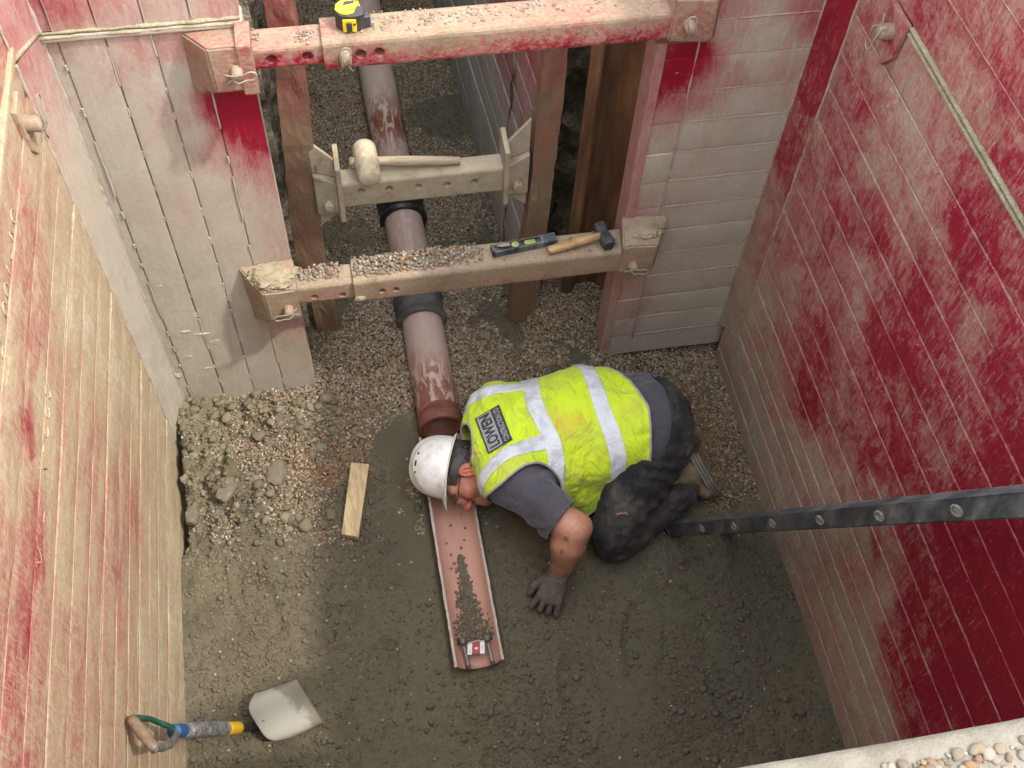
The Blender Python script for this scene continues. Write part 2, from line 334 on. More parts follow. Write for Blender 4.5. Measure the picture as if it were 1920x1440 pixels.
def tube(pts, r, n=10, caps=True, sx=1.0, up=(0, 0, 1)):
    pts = np.array(pts, float); N = len(pts); r = np.broadcast_to(np.asarray(r, float), (N,))
    V = []; a = np.linspace(0, 2 * np.pi, n, endpoint=False); ps = None
    for i in range(N):
        t = pts[min(i + 1, N - 1)] - pts[max(i - 1, 0)]
        d, s, u = frame(t, up)
        if ps is not None:
            s = ps - d * (ps @ d); s /= np.linalg.norm(s); u = np.cross(s, d)
        ps = s
        V.append(pts[i] + r[i] * (np.outer(np.cos(a) * sx, s) + np.outer(np.sin(a), u)))
    V = np.concatenate(V); Fc = []
    for i in range(N - 1):
        for j in range(n): Fc.append((i * n + j, i * n + (j + 1) % n, (i + 1) * n + (j + 1) % n, (i + 1) * n + j))
    if caps: Fc += [tuple(range(n))[::-1], tuple((N - 1) * n + j for j in range(n))]
    return V, Fc
def lathe(p0, d, prof, n=40, up=(0, 0, 1)):
    """prof = [(along, radius)] open profile round axis d from p0"""
    d, s, u = frame(d, up); a = np.linspace(0, 2 * np.pi, n, endpoint=False); V = []
    for t, r in prof: V.append(np.array(p0) + d * t + max(r, 1e-5) * (np.outer(np.cos(a), s) + np.outer(np.sin(a), u)))
    Fc = []
    for i in range(len(prof) - 1):
        for j in range(n): Fc.append((i * n + j, i * n + (j + 1) % n, (i + 1) * n + (j + 1) % n, (i + 1) * n + j))
    return np.concatenate(V), Fc
def prism(poly, d):
    """poly: 3-D outline, extruded by vector d"""
    p = np.array(poly, float); n = len(p); V = np.concatenate([p, p + np.array(d, float)])
    Fc = [tuple(range(n))[::-1], tuple(range(n, 2 * n))] + [(i, (i + 1) % n, n + (i + 1) % n, n + i) for i in range(n)]
    return V, Fc
def bevelled(vf, off, seg=2):
    bm = bmesh.new(); vs = [bm.verts.new(x) for x in vf[0]]
    for f in vf[1]:
        try: bm.faces.new([vs[i] for i in f])
        except ValueError: pass
    bmesh.ops.recalc_face_normals(bm, faces=bm.faces[:])
    bmesh.ops.bevel(bm, geom=bm.edges[:], offset=off, segments=seg, affect='EDGES', profile=.6, clamp_overlap=True)
    return from_bm(bm)
def vnoise(P, scale, seed=0, octaves=4, gain=.5):
    """value noise, numpy, ~[-1,1]"""
    P = np.asarray(P, float) * scale; out = np.zeros(len(P)); amp = 1.0; tot = 0
    for o in range(octaves):
        q = P * 2 ** o + 17.3 * o + seed * 7.77; i = np.floor(q).astype(np.int64); f = q - i; f = f * f * (3 - 2 * f); acc = 0
        D = P.shape[1]
        for c in range(2 ** D):
            b = [(c >> k) & 1 for k in range(D)]; wgt = np.ones(len(P)); hsh = np.full(len(P), 1013 * (seed + 1), np.int64)
            for k in range(D):
                wgt = wgt * (f[:, k] if b[k] else 1 - f[:, k]); hsh = hsh * 374761393 + (i[:, k] + b[k]) * 668265263 + k * 974711
            hsh = (hsh ^ (hsh >> 13)) * 1274126177; hsh = hsh ^ (hsh >> 16)
            acc = acc + wgt * ((hsh & 0xFFFF) / 32767.5 - 1)
        out += amp * acc; tot += amp; amp *= gain
    return out / tot * 1.4
def idw(Q, pts, vals, p=3.0, eps=.03):
    Q = np.asarray(Q, float); pts = np.asarray(pts, float); vals = np.asarray(vals, float); out = np.zeros(len(Q))
    for s in range(0, len(Q), 20000):
        d2 = ((Q[s:s + 20000, None, :] - pts[None]) ** 2).sum(-1) + eps * eps
        wt = d2 ** (-p / 2); out[s:s + 20000] = (wt * vals).sum(1) / wt.sum(1)
    return out

# ================================================================== SETTING
WL, WR, YE, HR = -0.67, 1.30, 2.17, 2.65       # left wall, right wall, end panels, top of the right-hand wall
GZ = 2.28                                       # ground level beside the pit, raised to keep sky light out of the trench
# pit floor height: (x, y, z)
HP = [(.23, 1.2, .015), (.5, 1.3, .005), (.9, 1.2, .0), (1.2, .9, .01), (-.4, 1.0, .0), (-.2, 1.3, .0), (0, 1.6, .0), (0, .6, .0), (.8, .6, .0), (1.2, .5, 0),
      (.6, 1.7, .0), (1.0, 1.6, .0), (1.2, 1.6, .01), (1.2, 1.95, .02), (.95, 2.15, .06), (1.25, 2.15, .02), (.85, 2.2, .12), (.65, 2.15, .07), (.5, 2.1, .06),
      (-.18, 2.15, .125), (-.4, 2.15, .145), (-.63, 2.15, .16), (-.6, 1.95, .13), (-.45, 1.9, .11), (-.3, 1.85, .06), (-.5, 1.75, .07), (-.6, 1.6, .05), (-.1, 1.9, .05), (0, 2.05, .085),
      (.05, 1.75, .01), (.12, 1.95, .03), (.14, 2.2, .06), (.33, 2.2, .06), (.14, 2.6, .05), (.33, 2.6, .05), (.0, 2.4, .11), (-.1, 2.55, .17), (-.05, 2.8, .12), (.0, 3.2, .06), (.1, 3.2, .03),
      (.35, 3.2, .03), (.5, 3.2, .02), (.55, 2.7, .02), (.58, 2.35, .04), (.72, 2.35, .14), (.1, 3.9, .03), (.4, 3.9, .03), (.1, 4.5, .03), (.5, 4.5, .03), (-.15, 4, .1)]
HPa = np.array(HP)
def ground_base(xy): return idw(xy, HPa[:, :2], HPa[:, 2], 3.2, .05)
def ground_h(xy):
    xy = np.asarray(xy, float); z = ground_base(xy)
    heap = np.clip((-.22 - xy[:, 0]) / .12, 0, 1) * np.clip((xy[:, 1] - 1.6) / .15, 0, 1) * np.clip((2.16 - xy[:, 1]) / .04, 0, 1)
    rough = np.clip((z - .02) / .08, 0, 1) * .7 + .42 + 1.5 * heap
    bed = np.exp(-((xy[:, 0] - .075) / .06) ** 2) * np.clip((2.0 - xy[:, 1]) / .2, 0, 1) * np.clip((xy[:, 1] - 1.2) / .3, 0, 1)         # trodden strip left of the channel
    rough = rough * (1 - .75 * bed)
    n = vnoise(xy, 4, 1, 4) * .022 + np.abs(vnoise(xy, 14, 2, 4)) * .014 + np.maximum(vnoise(xy, 40, 3, 3), 0) * .012 + vnoise(xy, 90, 4, 2) * .006
    z = z + (n - .012) * rough
    pipe = np.abs(xy[:, 0] - .232)
    z = np.where((pipe < .085) & (xy[:, 1] > 1.1) & (xy[:, 1] < 1.96), np.minimum(z, -.004), z); z = np.where((pipe < .066) & (xy[:, 1] >= 1.94), np.minimum(z, -.004), z)
    edge = np.clip((-.638 - xy[:, 0]) / .02, 0, 1) * np.clip((xy[:, 1] - 1.62) / .1, 0, 1) * np.clip((2.1 - xy[:, 1]) / .05, 0, 1)
    for fx, fy, fa in ((.75, 1.12, 1.2), (.52, .98, 1.5), (-.25, 1.32, .4), (-.08, 1.12, 1.3), (.95, 1.3, .3), (1.0, .85, 1.9), (-.42, 1.42, 2.0)):      # boot prints
        dx, dy = xy[:, 0] - fx, xy[:, 1] - fy; a = dx * math.cos(fa) + dy * math.sin(fa); b = -dx * math.sin(fa) + dy * math.cos(fa)
        sole = np.clip(1.15 - np.sqrt((a / .135) ** 2 + (b / (.048 + .012 * np.tanh(a * 20))) ** 2), 0, .35) / .35
        z = z - sole * (.011 + .004 * np.sin(a * 260)) + .007 * np.exp(-((np.sqrt((a / .15) ** 2 + (b / .058) ** 2) - 1.12) / .14) ** 2)
    return z - edge * .14                                                                       # dark slot between the heap and the left wall
gx = np.arange(-.80, 1.46, .0085); gy = np.concatenate([np.arange(-.3, .55, .05), np.arange(.55, 2.7, .0085), np.arange(2.7, 5.2, .014)])
GX, GY = np.meshgrid(gx, gy, indexing='ij'); xy = np.c_[GX.ravel(), GY.ravel()]
gz = ground_h(xy)
nx_, ny_ = len(gx), len(gy)
ii = (np.arange(nx_ - 1)[:, None] * ny_ + np.arange(ny_ - 1)[None]).ravel()
quads = np.c_[ii, ii + ny_, ii + ny_ + 1, ii + 1]
# material masks: what lies where (x, y, pea gravel, dry soil, damp bedding)
MP = [(.23, 1.1, 0, 0, .4), (.6, 1.2, 0, 0, .6), (1.0, 1.0, 0, 0, .8), (1.15, .75, .35, 0, .5), (1.2, 1.3, 0, 0, .7), (-.3, 1.1, 0, .0, .5), (-.6, 1.0, 0, .0, .4), (-.6, 1.3, .0, .05, .35), (-.62, 1.5, .3, .5, 0), (-.35, 1.5, .0, .0, .5),
      (0, 1.6, 0, .0, .7), (.05, 1.95, .1, 0, .7), (.7, 1.5, 0, 0, .6), (1.05, 1.75, .75, 0, .2), (1.2, 1.7, .8, 0, .1), (1.25, 1.95, .75, .1, .2), (1.1, 2.1, .8, .1, .1), (.9, 2.1, .6, .1, .5), (.75, 2.2, .5, .1, .7),
      (.55, 2.05, 1, 0, 0), (.4, 2.15, 1, .1, 0), (.5, 1.9, .7, 0, .3), (-.1, 1.95, 1, .0, .0), (-.2, 2.1, 1, .25, 0), (-.4, 2.0, .8, .5, 0), (-.6, 2.05, .2, .7, .0), (-.6, 1.85, .25, .6, .25), (-.45, 1.75, .4, .3, .6),
      (-.3, 1.75, .8, .05, .3), (-.2, 1.85, 1, .0, .0), (-.1, 1.75, .4, 0, .6), (.1, 2.2, 1, .3, 0), (0, 2.35, 1, .2, 0), (-.1, 2.5, .3, .1, .8), (.05, 2.8, .7, 0, .6), (.35, 2.5, 1, .2, 0), (.5, 2.4, .5, 0, .8), (.4, 2.9, 1, 0, .1), (.55, 2.8, .2, 0, .8), (.7, 2.35, .8, .2, .2),
      (.1, 3.3, 1, 0, .1), (.4, 3.3, 1, 0, .1), (.52, 3.5, .2, 0, .7), (.1, 4.3, 1, 0, .1), (.4, 4.3, 1, 0, .1), (-.1, 4, .6, 0, .5)]
MPa = np.array(MP)
def gmask(q, k): return np.clip(idw(q, MPa[:, :2], MPa[:, k], 3.0, .05), 0, 1)
GR, DR, DA = gmask(xy, 2), gmask(xy, 3), gmask(xy, 4)
tag(obj('pit_floor', (np.c_[xy, gz], quads), M['ground'], smooth=True, attrs={'gravel': GR, 'dry': DR, 'damp': DA}), kind='structure')

# surrounding ground with the excavation left open
ox, oy = (-.80, 1.46), (-.3, 5.2)
def ring(z):
    xs = [-60, ox[0], ox[1], 60]; ys = [-60, oy[0], oy[1], 60]; V = [(x, y, z) for x in xs for y in ys]
    Fc = [(i * 4 + j, (i + 1) * 4 + j, (i + 1) * 4 + j + 1, i * 4 + j + 1) for i in range(3) for j in range(3) if not (i == 1 and j == 1)]
    return V, Fc
tag(obj('ground', ring(GZ), M['turf']), kind='structure')
# rough excavated soil faces round the trench (stones standing out of clay)
def soil_face(p0, p1, n, z0, z1, seed):
    p0, p1 = np.array(p0, float), np.array(p1, float); L = np.linalg.norm(p1 - p0)
    u = np.linspace(0, 1, max(2, int(L / .022))); v = np.arange(z0, z1 + .01, .022); U, Vv = np.meshgrid(u, v, indexing='ij')
    P = np.c_[(p0[0] + (p1 - p0)[0] * U).ravel(), (p0[1] + (p1 - p0)[1] * U).ravel(), Vv.ravel()]
    d = np.maximum(vnoise(P, 11, seed, 4), -.3) * .055 + np.abs(vnoise(P, 26, seed + 5, 2)) * .03
    P[:, 0] += n[0] * d; P[:, 1] += n[1] * d; a, b = len(u), len(v)
    k = (np.arange(a - 1)[:, None] * b + np.arange(b - 1)[None]).ravel()
    return P, np.c_[k, k + b, k + b + 1, k + 1]
for s, (p0, p1, n, z0, z1) in enumerate([((-.24, 2.30), (-.20, 5.2), (1, 0), -.05, GZ), ((.80, 5.2), (.80, 2.75), (-1, 0), -.05, GZ), ((-.3, 4.95), (.9, 4.95), (0, -1), -.05, GZ),  # unseen tops raised and far face drawn in, to darken the trench
                                         ((.60, 2.78), (1.46, 2.78), (0, -1), -.05, GZ), ((-.80, 2.36), (-.17, 2.36), (0, -1), .0, GZ)]):
    tag(obj('soil_face', soil_face(p0, p1, n, z0, z1, 20 + s), M['soil'], smooth=False), kind='structure')

# ------------------------------------------------------------------ loose stones
def ico(sub):
    bm = bmesh.new(); bmesh.ops.create_icosphere(bm, subdivisions=sub, radius=1); bm.verts.index_update()
    v = np.array([x.co[:] for x in bm.verts]); f = np.array([[x.index for x in q.verts] for q in bm.faces]); bm.free(); return v, f
ICO1, ICO2 = ico(1), ico(2)
def scatter(name, pos, size, tone, mat, base=ICO1, lumpy=.25, flat=.7, label=None, cat=None, kind='stuff', lift=.25):
    bv, bf = base; n = len(pos); k = len(bv)
    q = rng.normal(size=(n, 4)); q /= np.linalg.norm(q, axis=1)[:, None]; a, b, c, d = q.T
    RM = np.stack([np.stack([1 - 2 * (c * c + d * d), 2 * (b * c - a * d), 2 * (b * d + a * c)], -1), np.stack([2 * (b * c + a * d), 1 - 2 * (b * b + d * d), 2 * (c * d - a * b)], -1), np.stack([2 * (b * d - a * c), 2 * (c * d + a * b), 1 - 2 * (b * b + c * c)], -1)], 1)
    ax = rng.uniform(.65, 1.25, (n, 1, 3)); V = bv[None] * ax * (1 + rng.uniform(-lumpy, lumpy, (n, k, 1)))
    V = np.einsum('nij,nkj->nki', RM, V); V[:, :, 2] *= flat
    V = V * size[:, None, None] + pos[:, None, :]; V[:, :, 2] += (size * lift)[:, None]
    Fc = (bf[None] + (np.arange(n) * k)[:, None, None]).reshape(-1, 3)
    o = obj(name, (V.reshape(-1, 3), Fc), mat, smooth=True, attrs={'tone': np.repeat(tone, k, 0)})
    return tag(o, label, cat, kind=kind)
PAL = np.array([(.34, .26, .17), (.46, .39, .28), (.27, .20, .13), (.40, .22, .10), (.22, .19, .16), (.55, .50, .42), (.30, .15, .06), (.38, .33, .27)])
def palette(n, bright=1.0, wts=None): return PAL[rng.choice(len(PAL), n, p=wts)] * rng.uniform(.7, 1.15, (n, 1)) * bright
def pick(n, lo, hi, k, thr, noise=1.3):
    q = rng.uniform(lo, hi, (n, 2)); m = gmask(q, k) + noise * vnoise(q, 7, 9, 3) * .5; return q[m > thr]
def on_floor(q): return np.c_[q, ground_h(q)]
# pea gravel over the pipe surround
q = np.concatenate([pick(46000, (-.66, 1.60), (1.30, 2.75), 2, .48), pick(26000, (-.1, 2.75), (.62, 4.6), 2, .45)])
off = np.abs(q[:, 0] - .23) < np.where(q[:, 1] < 1.95, .10, .06); q = q[~off]
orange = np.exp(-((q[:, 0] + .12) / .16) ** 2 - ((q[:, 1] - 1.88) / .14) ** 2) + np.exp(-((q[:, 0] - .52) / .12) ** 2 - ((q[:, 1] - 2.03) / .12) ** 2) + np.exp(-((q[:, 0] - 1.18) / .1) ** 2 - ((q[:, 1] - 1.75) / .25) ** 2)
tone = palette(len(q)); om = rng.uniform(size=len(q)) < orange * .8; tone[om] = np.array([(.33, .15, .055)]) * rng.uniform(.5, 1.3, (om.sum(), 1))
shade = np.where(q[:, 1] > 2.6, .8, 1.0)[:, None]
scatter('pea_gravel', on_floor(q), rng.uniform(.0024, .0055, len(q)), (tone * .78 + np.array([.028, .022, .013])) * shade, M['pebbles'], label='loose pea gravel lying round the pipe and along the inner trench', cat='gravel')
# crumbs of dark bedding
q = np.concatenate([rng.uniform((-.66, .6), (1.29, 2.1), (95000, 2)), rng.uniform((.30, 2.1), (.62, 4.2), (14000, 2)), rng.uniform((-.2, 2.25), (.16, 3.0), (7000, 2))]); cl = vnoise(q, 3.5, 14, 4); trod = np.exp(-((q[:, 0] - .075) / .06) ** 2) * np.clip((q[:, 1] - 1.2) / .3, 0, 1)
keep = (cl - .9 * trod + rng.uniform(-.9, .9, len(q)) > -.05) & ((np.abs(q[:, 0] - .232) > .09) | (q[:, 1] < 1.1)); q = q[keep]
sz = rng.gamma(1.25, .0013, len(q)) + .0013; sz = np.where(rng.uniform(size=len(q)) < .018, sz + rng.uniform(.002, .008, len(q)), sz); dk = (1 - .5 * gmask(q, 4))[:, None]; dry = gmask(q, 3)[:, None]
base = np.array([(.108, .092, .058)]) * dk + dry * np.array([(.09, .075, .045)])
scatter('soil_crumbs', on_floor(q), np.minimum(sz, .014), base * rng.uniform(.75, 1.2, (len(q), 1)), M['crumbs'], lumpy=.35, label='dark crumbly bedding material spread over the pit floor', cat='soil')
# odd pale pebbles through the bedding
q = rng.uniform((-.66, .6), (1.29, 1.9), (480, 2)); q = q[(np.abs(q[:, 0] - .232) > .1) | (q[:, 1] < 1.1)]
scatter('stray_pebbles', on_floor(q), rng.uniform(.0025, .0058, len(q)), palette(len(q), .75), M['pebbles'], label='pale pebbles sprinkled through the dark bedding', cat='gravel')
# stony clods of the heap in the left corner
q = rng.uniform((-.655, 1.5), (-.1, 2.16), (5200, 2)); hb = ground_base(q); q = q[(hb > .045 + rng.uniform(0, .07, len(q))) & (vnoise(q, 9, 41, 3) > -.25)]
scatter('heap_clods', on_floor(q), np.minimum(rng.gamma(1.2, .0032, len(q)) + .0018, .026), np.array([(.15, .125, .078)]) * rng.uniform(.6, 1.4, (len(q), 1)), M['crumbs'], base=ICO2, lumpy=.22, label='sandy clods and stones heaped in the left corner', cat='soil')

def rock(px, py, r, label, squash=(1, .8, .6), tone=None, mat=None, seed=0):
    p = onz(px, py, .06); p = np.array([p[0], p[1], float(ground_h(np.array([p[:2]]))[0])])
    v, f = ico(3); d = 1 + .22 * vnoise(v, 1.3, seed, 3); v = v * d[:, None]; v = np.clip(v, -.85, .8) * np.array(squash) * r
    a = seed * 1.3; rot = np.array([[math.cos(a), -math.sin(a), 0], [math.sin(a), math.cos(a), 0], [0, 0, 1]]); v = v @ rot.T + p + np.array([0, 0, r * squash[2] * .35])
    tag(obj('rock', (v, [tuple(t) for t in f]), mat or M['rock'], smooth=False, origin=p), label, 'rock', 'larger stones on the pit floor')
rock(362, 968, .038, 'angular buff stone against the left wall beside the heap', (1, .7, .6), seed=1)
rock(520, 893, .046, 'large olive clay lump on the gravel right of the heap', (.8, 1.2, .6), seed=2)
rock(490, 830, .027, 'rounded dark clod below the left end panel', seed=3)
rock(528, 810, .022, 'flat grey flint below the left end panel', (1.2, .7, .5), seed=4)
rock(428, 855, .015, 'small pinkish stone on the sandy heap', (1, 1, .8), seed=5)
rock(620, 960, .024, 'rounded dark clod beside the timber offcut', seed=6)
rock(908, 632, .030, 'dark clay lump on the gravel right of the lower black coupling', seed=7)
rock(432, 935, .036, 'low damp clay lump on the heap beside the left wall', (1.5, .8, .5), seed=8)

# ================================================================== SHORING PANELS
def seg_bead(p0, p1, r, jit=.25, n=6):
    L = np.linalg.norm(np.array(p1) - p0); k = max(3, int(L / .022)); t = np.linspace(0, 1, k)
    P = np.array(p0)[None] * (1 - t)[:, None] + np.array(p1)[None] * t[:, None]
    return tube(P + rng.normal(0, r * .12, P.shape), r * (1 + jit * rng.uniform(-1, 1, k)), n)
def panel(name, label, plane, n, arange, zrange, seams, vert, mud, mat, stitch=False, thick=.10, amp=1, parent_only=False, bead_r=.0019, seam_range=None, cat='trench shield', group=None, dents=.0015, cut=None, lift=0.0):
    """plane: ('x', v) or ('y', v); n: +1/-1 facing; seams: grooves between the planks it is welded from; mud: [(a, z, value)]"""
    ax, pv = plane
    def P3(a, z, d):
        a, z, d = np.broadcast_arrays(np.asarray(a, float), np.asarray(z, float), np.asarray(d, float))
        return np.stack([pv + n * d, a, z], -1) if ax == 'x' else np.stack([a, pv + n * d, z], -1)
    a0, a1 = arange; z0, z1 = zrange; e = .0030
    A = list(np.arange(a0, a1, .022)) + [a1]; Z = list(np.arange(z0, z1, .022)) + [z1]
    tgt = A if vert else Z
    for s in seams:
        tgt[:] = [t for t in tgt if abs(t - s) > .006]; tgt += [s - e, s, s + e]
    A = np.array(sorted(A)); Z = np.array(sorted(Z)); A = np.r_[a0, A, a1]; Z = np.r_[z0, Z, z1]
    AA, ZZ = np.meshgrid(A, Z, indexing='ij'); D = np.zeros_like(AA)
    c, r0, r1 = (AA, z0, z1) if vert else (ZZ, a0, a1); o_ = ZZ if vert else AA
    lo, hi = seam_range or (r0, r1)
    for s in seams: D[(np.abs(c - s) < 1e-6) & (o_ > lo) & (o_ < hi)] = -.006
    q2 = np.c_[AA.ravel(), ZZ.ravel()]
    D += (vnoise(q2, 4, 31, 3) * dents * 2).reshape(AA.shape)
    sq = np.array([lo if False else (r0)] + sorted(seams) + [r1]); ki = np.clip(np.searchsorted(sq, c, 'right') - 1, 0, len(sq) - 2); fr = np.clip((c - sq[ki]) / (sq[ki + 1] - sq[ki]), 0, 1)
    D += np.where(D > -.004, .0030 * np.sqrt(np.clip(1 - (2 * fr - 1) ** 4, 0, 1)) + .0016 * ((ki * 7) % 3 - 1), 0)
    D[[0, -1], :] = -.012; D[:, [0, -1]] = -.012
    if cut is not None: ZZ = cut(AA, ZZ)
    V = P3(AA, ZZ, D).reshape(-1, 3); a_, b_ = AA.shape
    k = (np.arange(a_ - 1)[:, None] * b_ + np.arange(b_ - 1)[None]).ravel(); q4 = np.c_[k, k + b_, k + b_ + 1, k + 1]
    mp = np.array(mud, float); mp[:, 2] += lift; mv = idw(np.c_[AA.ravel(), ZZ.ravel()], mp[:, :2], mp[:, 2], 3.0, .03)
    parts = [(V, [tuple(x) for x in q4])]; vals = [mv]
    bk = P3([a0, a1, a1, a0] * 2, [z0, z0, z1, z1] * 2, [-.011] * 4 + [-thick] * 4)
    if cut is None:
        parts.append((bk, [(0, 1, 2, 3), (7, 6, 5, 4), (0, 4, 5, 1), (1, 5, 6, 2), (2, 6, 7, 3), (3, 7, 4, 0)])); vals.append(np.full(8, mv.mean()))
    for s in seams:
        if stitch:
            t = lo + rng.uniform(0, .05)
            while t < hi:
                L = rng.uniform(.012, .03) if rng.uniform() < .65 else rng.uniform(.1, .25); L = min(L, hi - t)
                pr = (P3(s, t, .0012), P3(s, t + L, .0012)) if vert else (P3(t, s, .0012), P3(t + L, s, .0012))
                bd = seg_bead(*pr, bead_r * 1.35); parts.append(bd); vals.append(np.full(len(bd[0]), 1.0)); t += L + rng.uniform(.05, .12)
        else:
            pr = (P3(s + .003, lo, .0022), P3(s + .003, hi, .0022)) if vert else (P3(lo, s + .003, .0022), P3(hi, s + .003, .0022))
            bd = seg_bead(*pr, bead_r); parts.append(bd); vals.append(np.clip(idw(np.c_[bd[0][:, 0 if ax == 'y' else 1], bd[0][:, 2]], np.array(mud)[:, :2], np.array(mud)[:, 2], 3.0, .03) + .14, .35, .72))
    root = empty(name, P3((a0 + a1) / 2, z0, 0), label, cat, group)
    o = obj('steel_sheet', join(*parts), mat, root, attrs={'mud': np.concatenate(vals)})
    return root, P3
def mctrl(fn, v, ax, pts):
    out = []
    for px, py, m in pts: p = fn(px, py, v); out.append((p[ax], p[2], m))
    return out
def plate(name, vf, mat, parent, mud=.8, **k):
    v = np.asarray(vf[0], float); mv = mud if not callable(mud) else mud(v)
    return obj(name, (v, vf[1]), mat, parent, attrs={'mud': np.full(len(v), mv) if np.isscalar(mv) else mv}, **k)
def strokes(text, origin, adir, udir, size, nrm, adv=None, r=.0028):
    """weld-bead figures drawn with short strokes"""
    c = lambda cx, cy, rx, ry, a0, a1: [(cx + rx * math.cos(R(a)), cy + ry * math.sin(R(a))) for a in np.linspace(a0, a1, 12)]
    G = {'0': [c(.3, .5, .27, .48, 0, 360)], '2': [c(.3, .72, .25, .26, 170, -40) + [(.02, .02), (.58, .02)]], '4': [[(.45, 0), (.45, 1), (.02, .32), (.6, .32)]],
         '8': [c(.3, .74, .22, .24, 0, 360), c(.3, .26, .27, .26, 0, 360)], '5': [[(.55, .98), (.1, .98), (.08, .58)] + c(.28, .32, .27, .3, 110, -150)], '-': [[(.1, .5), (.5, .5)]],
         'X': [[(.05, 0), (.55, 1)], [(.05, 1), (.55, 0)]], '1': [[(.3, 0), (.3, 1)]], ' ': []}
    adir, udir, nrm = map(lambda t: np.array(t, float), (adir, udir, nrm)); parts = []
    for i, ch in enumerate(text):
        for st in G[ch]:
            P = [np.array(origin) + adir * (i * (adv or size * .85) + x * size) + udir * y * size + nrm * .0012 for x, y in st]
            parts.append(tube(P, r, 6))
    return [join(*parts)] if parts else []

# ---- left side wall: lower and upper panel
sz = [-.016, .102, .235, .358, .47, .578, .686, .80, .919, 1.035, 1.151, 1.27, 1.386, 1.502, 1.62]
ctl = mctrl(onx, WL, 1, [(20, 400, .62), (40, 300, .7), (60, 420, .42), (100, 440, .75), (55, 520, .45), (30, 560, .7), (55, 620, .40), (20, 700, .75), (45, 800, .30), (10, 900, .75), (80, 760, .85), (85, 880, .85),
     (130, 560, 1.05), (180, 640, 1.1), (160, 500, .95), (210, 700, .95), (150, 760, .66), (130, 870, .60), (180, 860, .60), (215, 940, .55), (235, 860, .62), (245, 920, .40), (220, 800, .9), (268, 800, 1.0), (300, 900, 1.02), (320, 1000, 1.0), (275, 950, .95),
     (60, 950, .42), (100, 960, .68), (30, 1000, .5), (70, 1040, .36), (150, 1080, .78), (120, 1120, .78), (45, 1190, .36), (100, 1200, .6), (170, 1180, .62), (225, 1160, .55), (210, 1060, .52), (30, 1300, .42), (100, 1340, .62), (160, 1300, .60), (50, 1400, .5), (200, 1280, .64), (230, 1250, .68), (280, 1250, .92), (320, 1300, 1.0), (240, 1400, .8), (330, 1150, 1.05), (345, 1400, 1.05), (250, 650, .95), (230, 560, .9), (300, 780, 1.0)])
left_wall, _ = panel('trench_shield', 'long left side panel with beige mud smears and red paint streaks, in sun', ('x', WL), 1, (-.5, 2.10), (-.1, 1.725), sz, False, ctl, M['wall_left'], lift=.10, bead_r=.0012)
for s, (y, z) in enumerate([(1.42, 1.352), (1.68, 1.60)]):
    tx = ('055-X 210', '24-100 5')[s]
    for i, ch in enumerate(tx):
        for st in strokes(ch, (WL, y - .048 * i, z), (0, -1, 0), (0, 0, 1), .052, (1, 0, 0), .048, .0018): plate('weld_figure', st, M['wall_left'], left_wall, 1.0, smooth=True)
plate('edge_angle', box((WL - .05, -.5, 1.725), (WL + .012, 2.06, 1.745), .004), M['wall_left'], left_wall, .9)
def pin_and_clip(parent, p, d, up=(0, 0, 1), r=.018, L=.055, ring_dir=(1, 0, 0), mat=None):
    """locking pin head with its bent wire R-clip, as a part with a sub-part"""
    p = np.array(p, float); d = np.array(d, float) / np.linalg.norm(d)
    vf = lathe(p - d * .01, d, [(0, r), (L * .75, r), (L * .9, r * .9), (L, r * .6), (L, 0)], 20)
    o = plate('locking_pin', vf, mat or M['beam'], parent, .95, smooth=True)
    a = np.array(ring_dir, float); a /= np.linalg.norm(a); b = np.cross(d, a); c0 = p + d * L * .62
    rr = r * .95; pts = [c0 - a * r * 1.9 + b * r * .9, c0 - a * r * .9 + b * r * .35, c0 + a * 0 + b * r * .75 + d * r * .75]
    pts += [c0 + a * (r * 2.2 + rr * math.cos(t)) + b * rr * .85 * math.sin(t) + d * r * .5 for t in np.linspace(2.3, -2.3, 16)]
    pts += [c0 + a * 0 - b * r * .75 + d * r * .75, c0 - a * r * .9 - b * r * .35, c0 - a * r * 2.0 - b * r * 1.1]
    obj('pin_clip', tube(pts, .0020, 6), M['clip'], o, smooth=True); return o
pl = plate('pin_lug', bevelled(prism([(WL, 1.90, 1.70), (WL, 1.97, 1.70), (WL, 1.96, 1.58), (WL, 1.935, 1.545), (WL, 1.91, 1.58)], (.012, 0, 0)), .003), M['wall_left'], left_wall, .8)
pin_and_clip(left_wall, (WL + .012, 1.935, 1.64), (1, -.15, 0), ring_dir=(0, .5, 1), r=.02, L=.05)
upl, _ = panel('trench_shield', 'upper left side panel stacked on the long sunny one, pink in the photo corner', ('x', WL), 1, (-.5, 2.06), (1.745, 2.10), [1.84, 1.95], False, mctrl(onx, WL, 1, [(10, 30, .5), (60, 20, .45), (30, 60, .55), (0, 80, .6), (5, 5, .6)]), M['wall_left'])

# ---- left end panel (vertical planks) with its corner strip, and the one stacked on it
ctl = mctrl(ony, YE, 0, [(120, 90, .5), (200, 100, .62), (290, 85, .42), (150, 140, .8), (230, 200, .85), (330, 150, .85), (330, 70, .5), (360, 200, .9), (300, 300, .92), (200, 320, .88), (260, 480, .98), (330, 480, .95), (400, 350, .9), (370, 250, .85),
     (385, 195, -.2), (420, 200, -.25), (460, 215, -.3), (480, 190, -.25), (440, 245, -.1), (480, 270, .0), (470, 300, .2), (430, 300, .55), (500, 330, .42), (470, 370, .62), (520, 430, .55), (480, 450, .72), (530, 500, .6), (430, 430, .9), (410, 520, .98), (440, 640, 1.0), (400, 600, 1.05), (330, 600, 1.08), (360, 700, 1.05), (470, 690, 1.0),
     (515, 615, .58), (560, 610, .5), (575, 680, .66), (530, 680, .75), (590, 720, .75), (560, 700, .8)])
grp_end = None
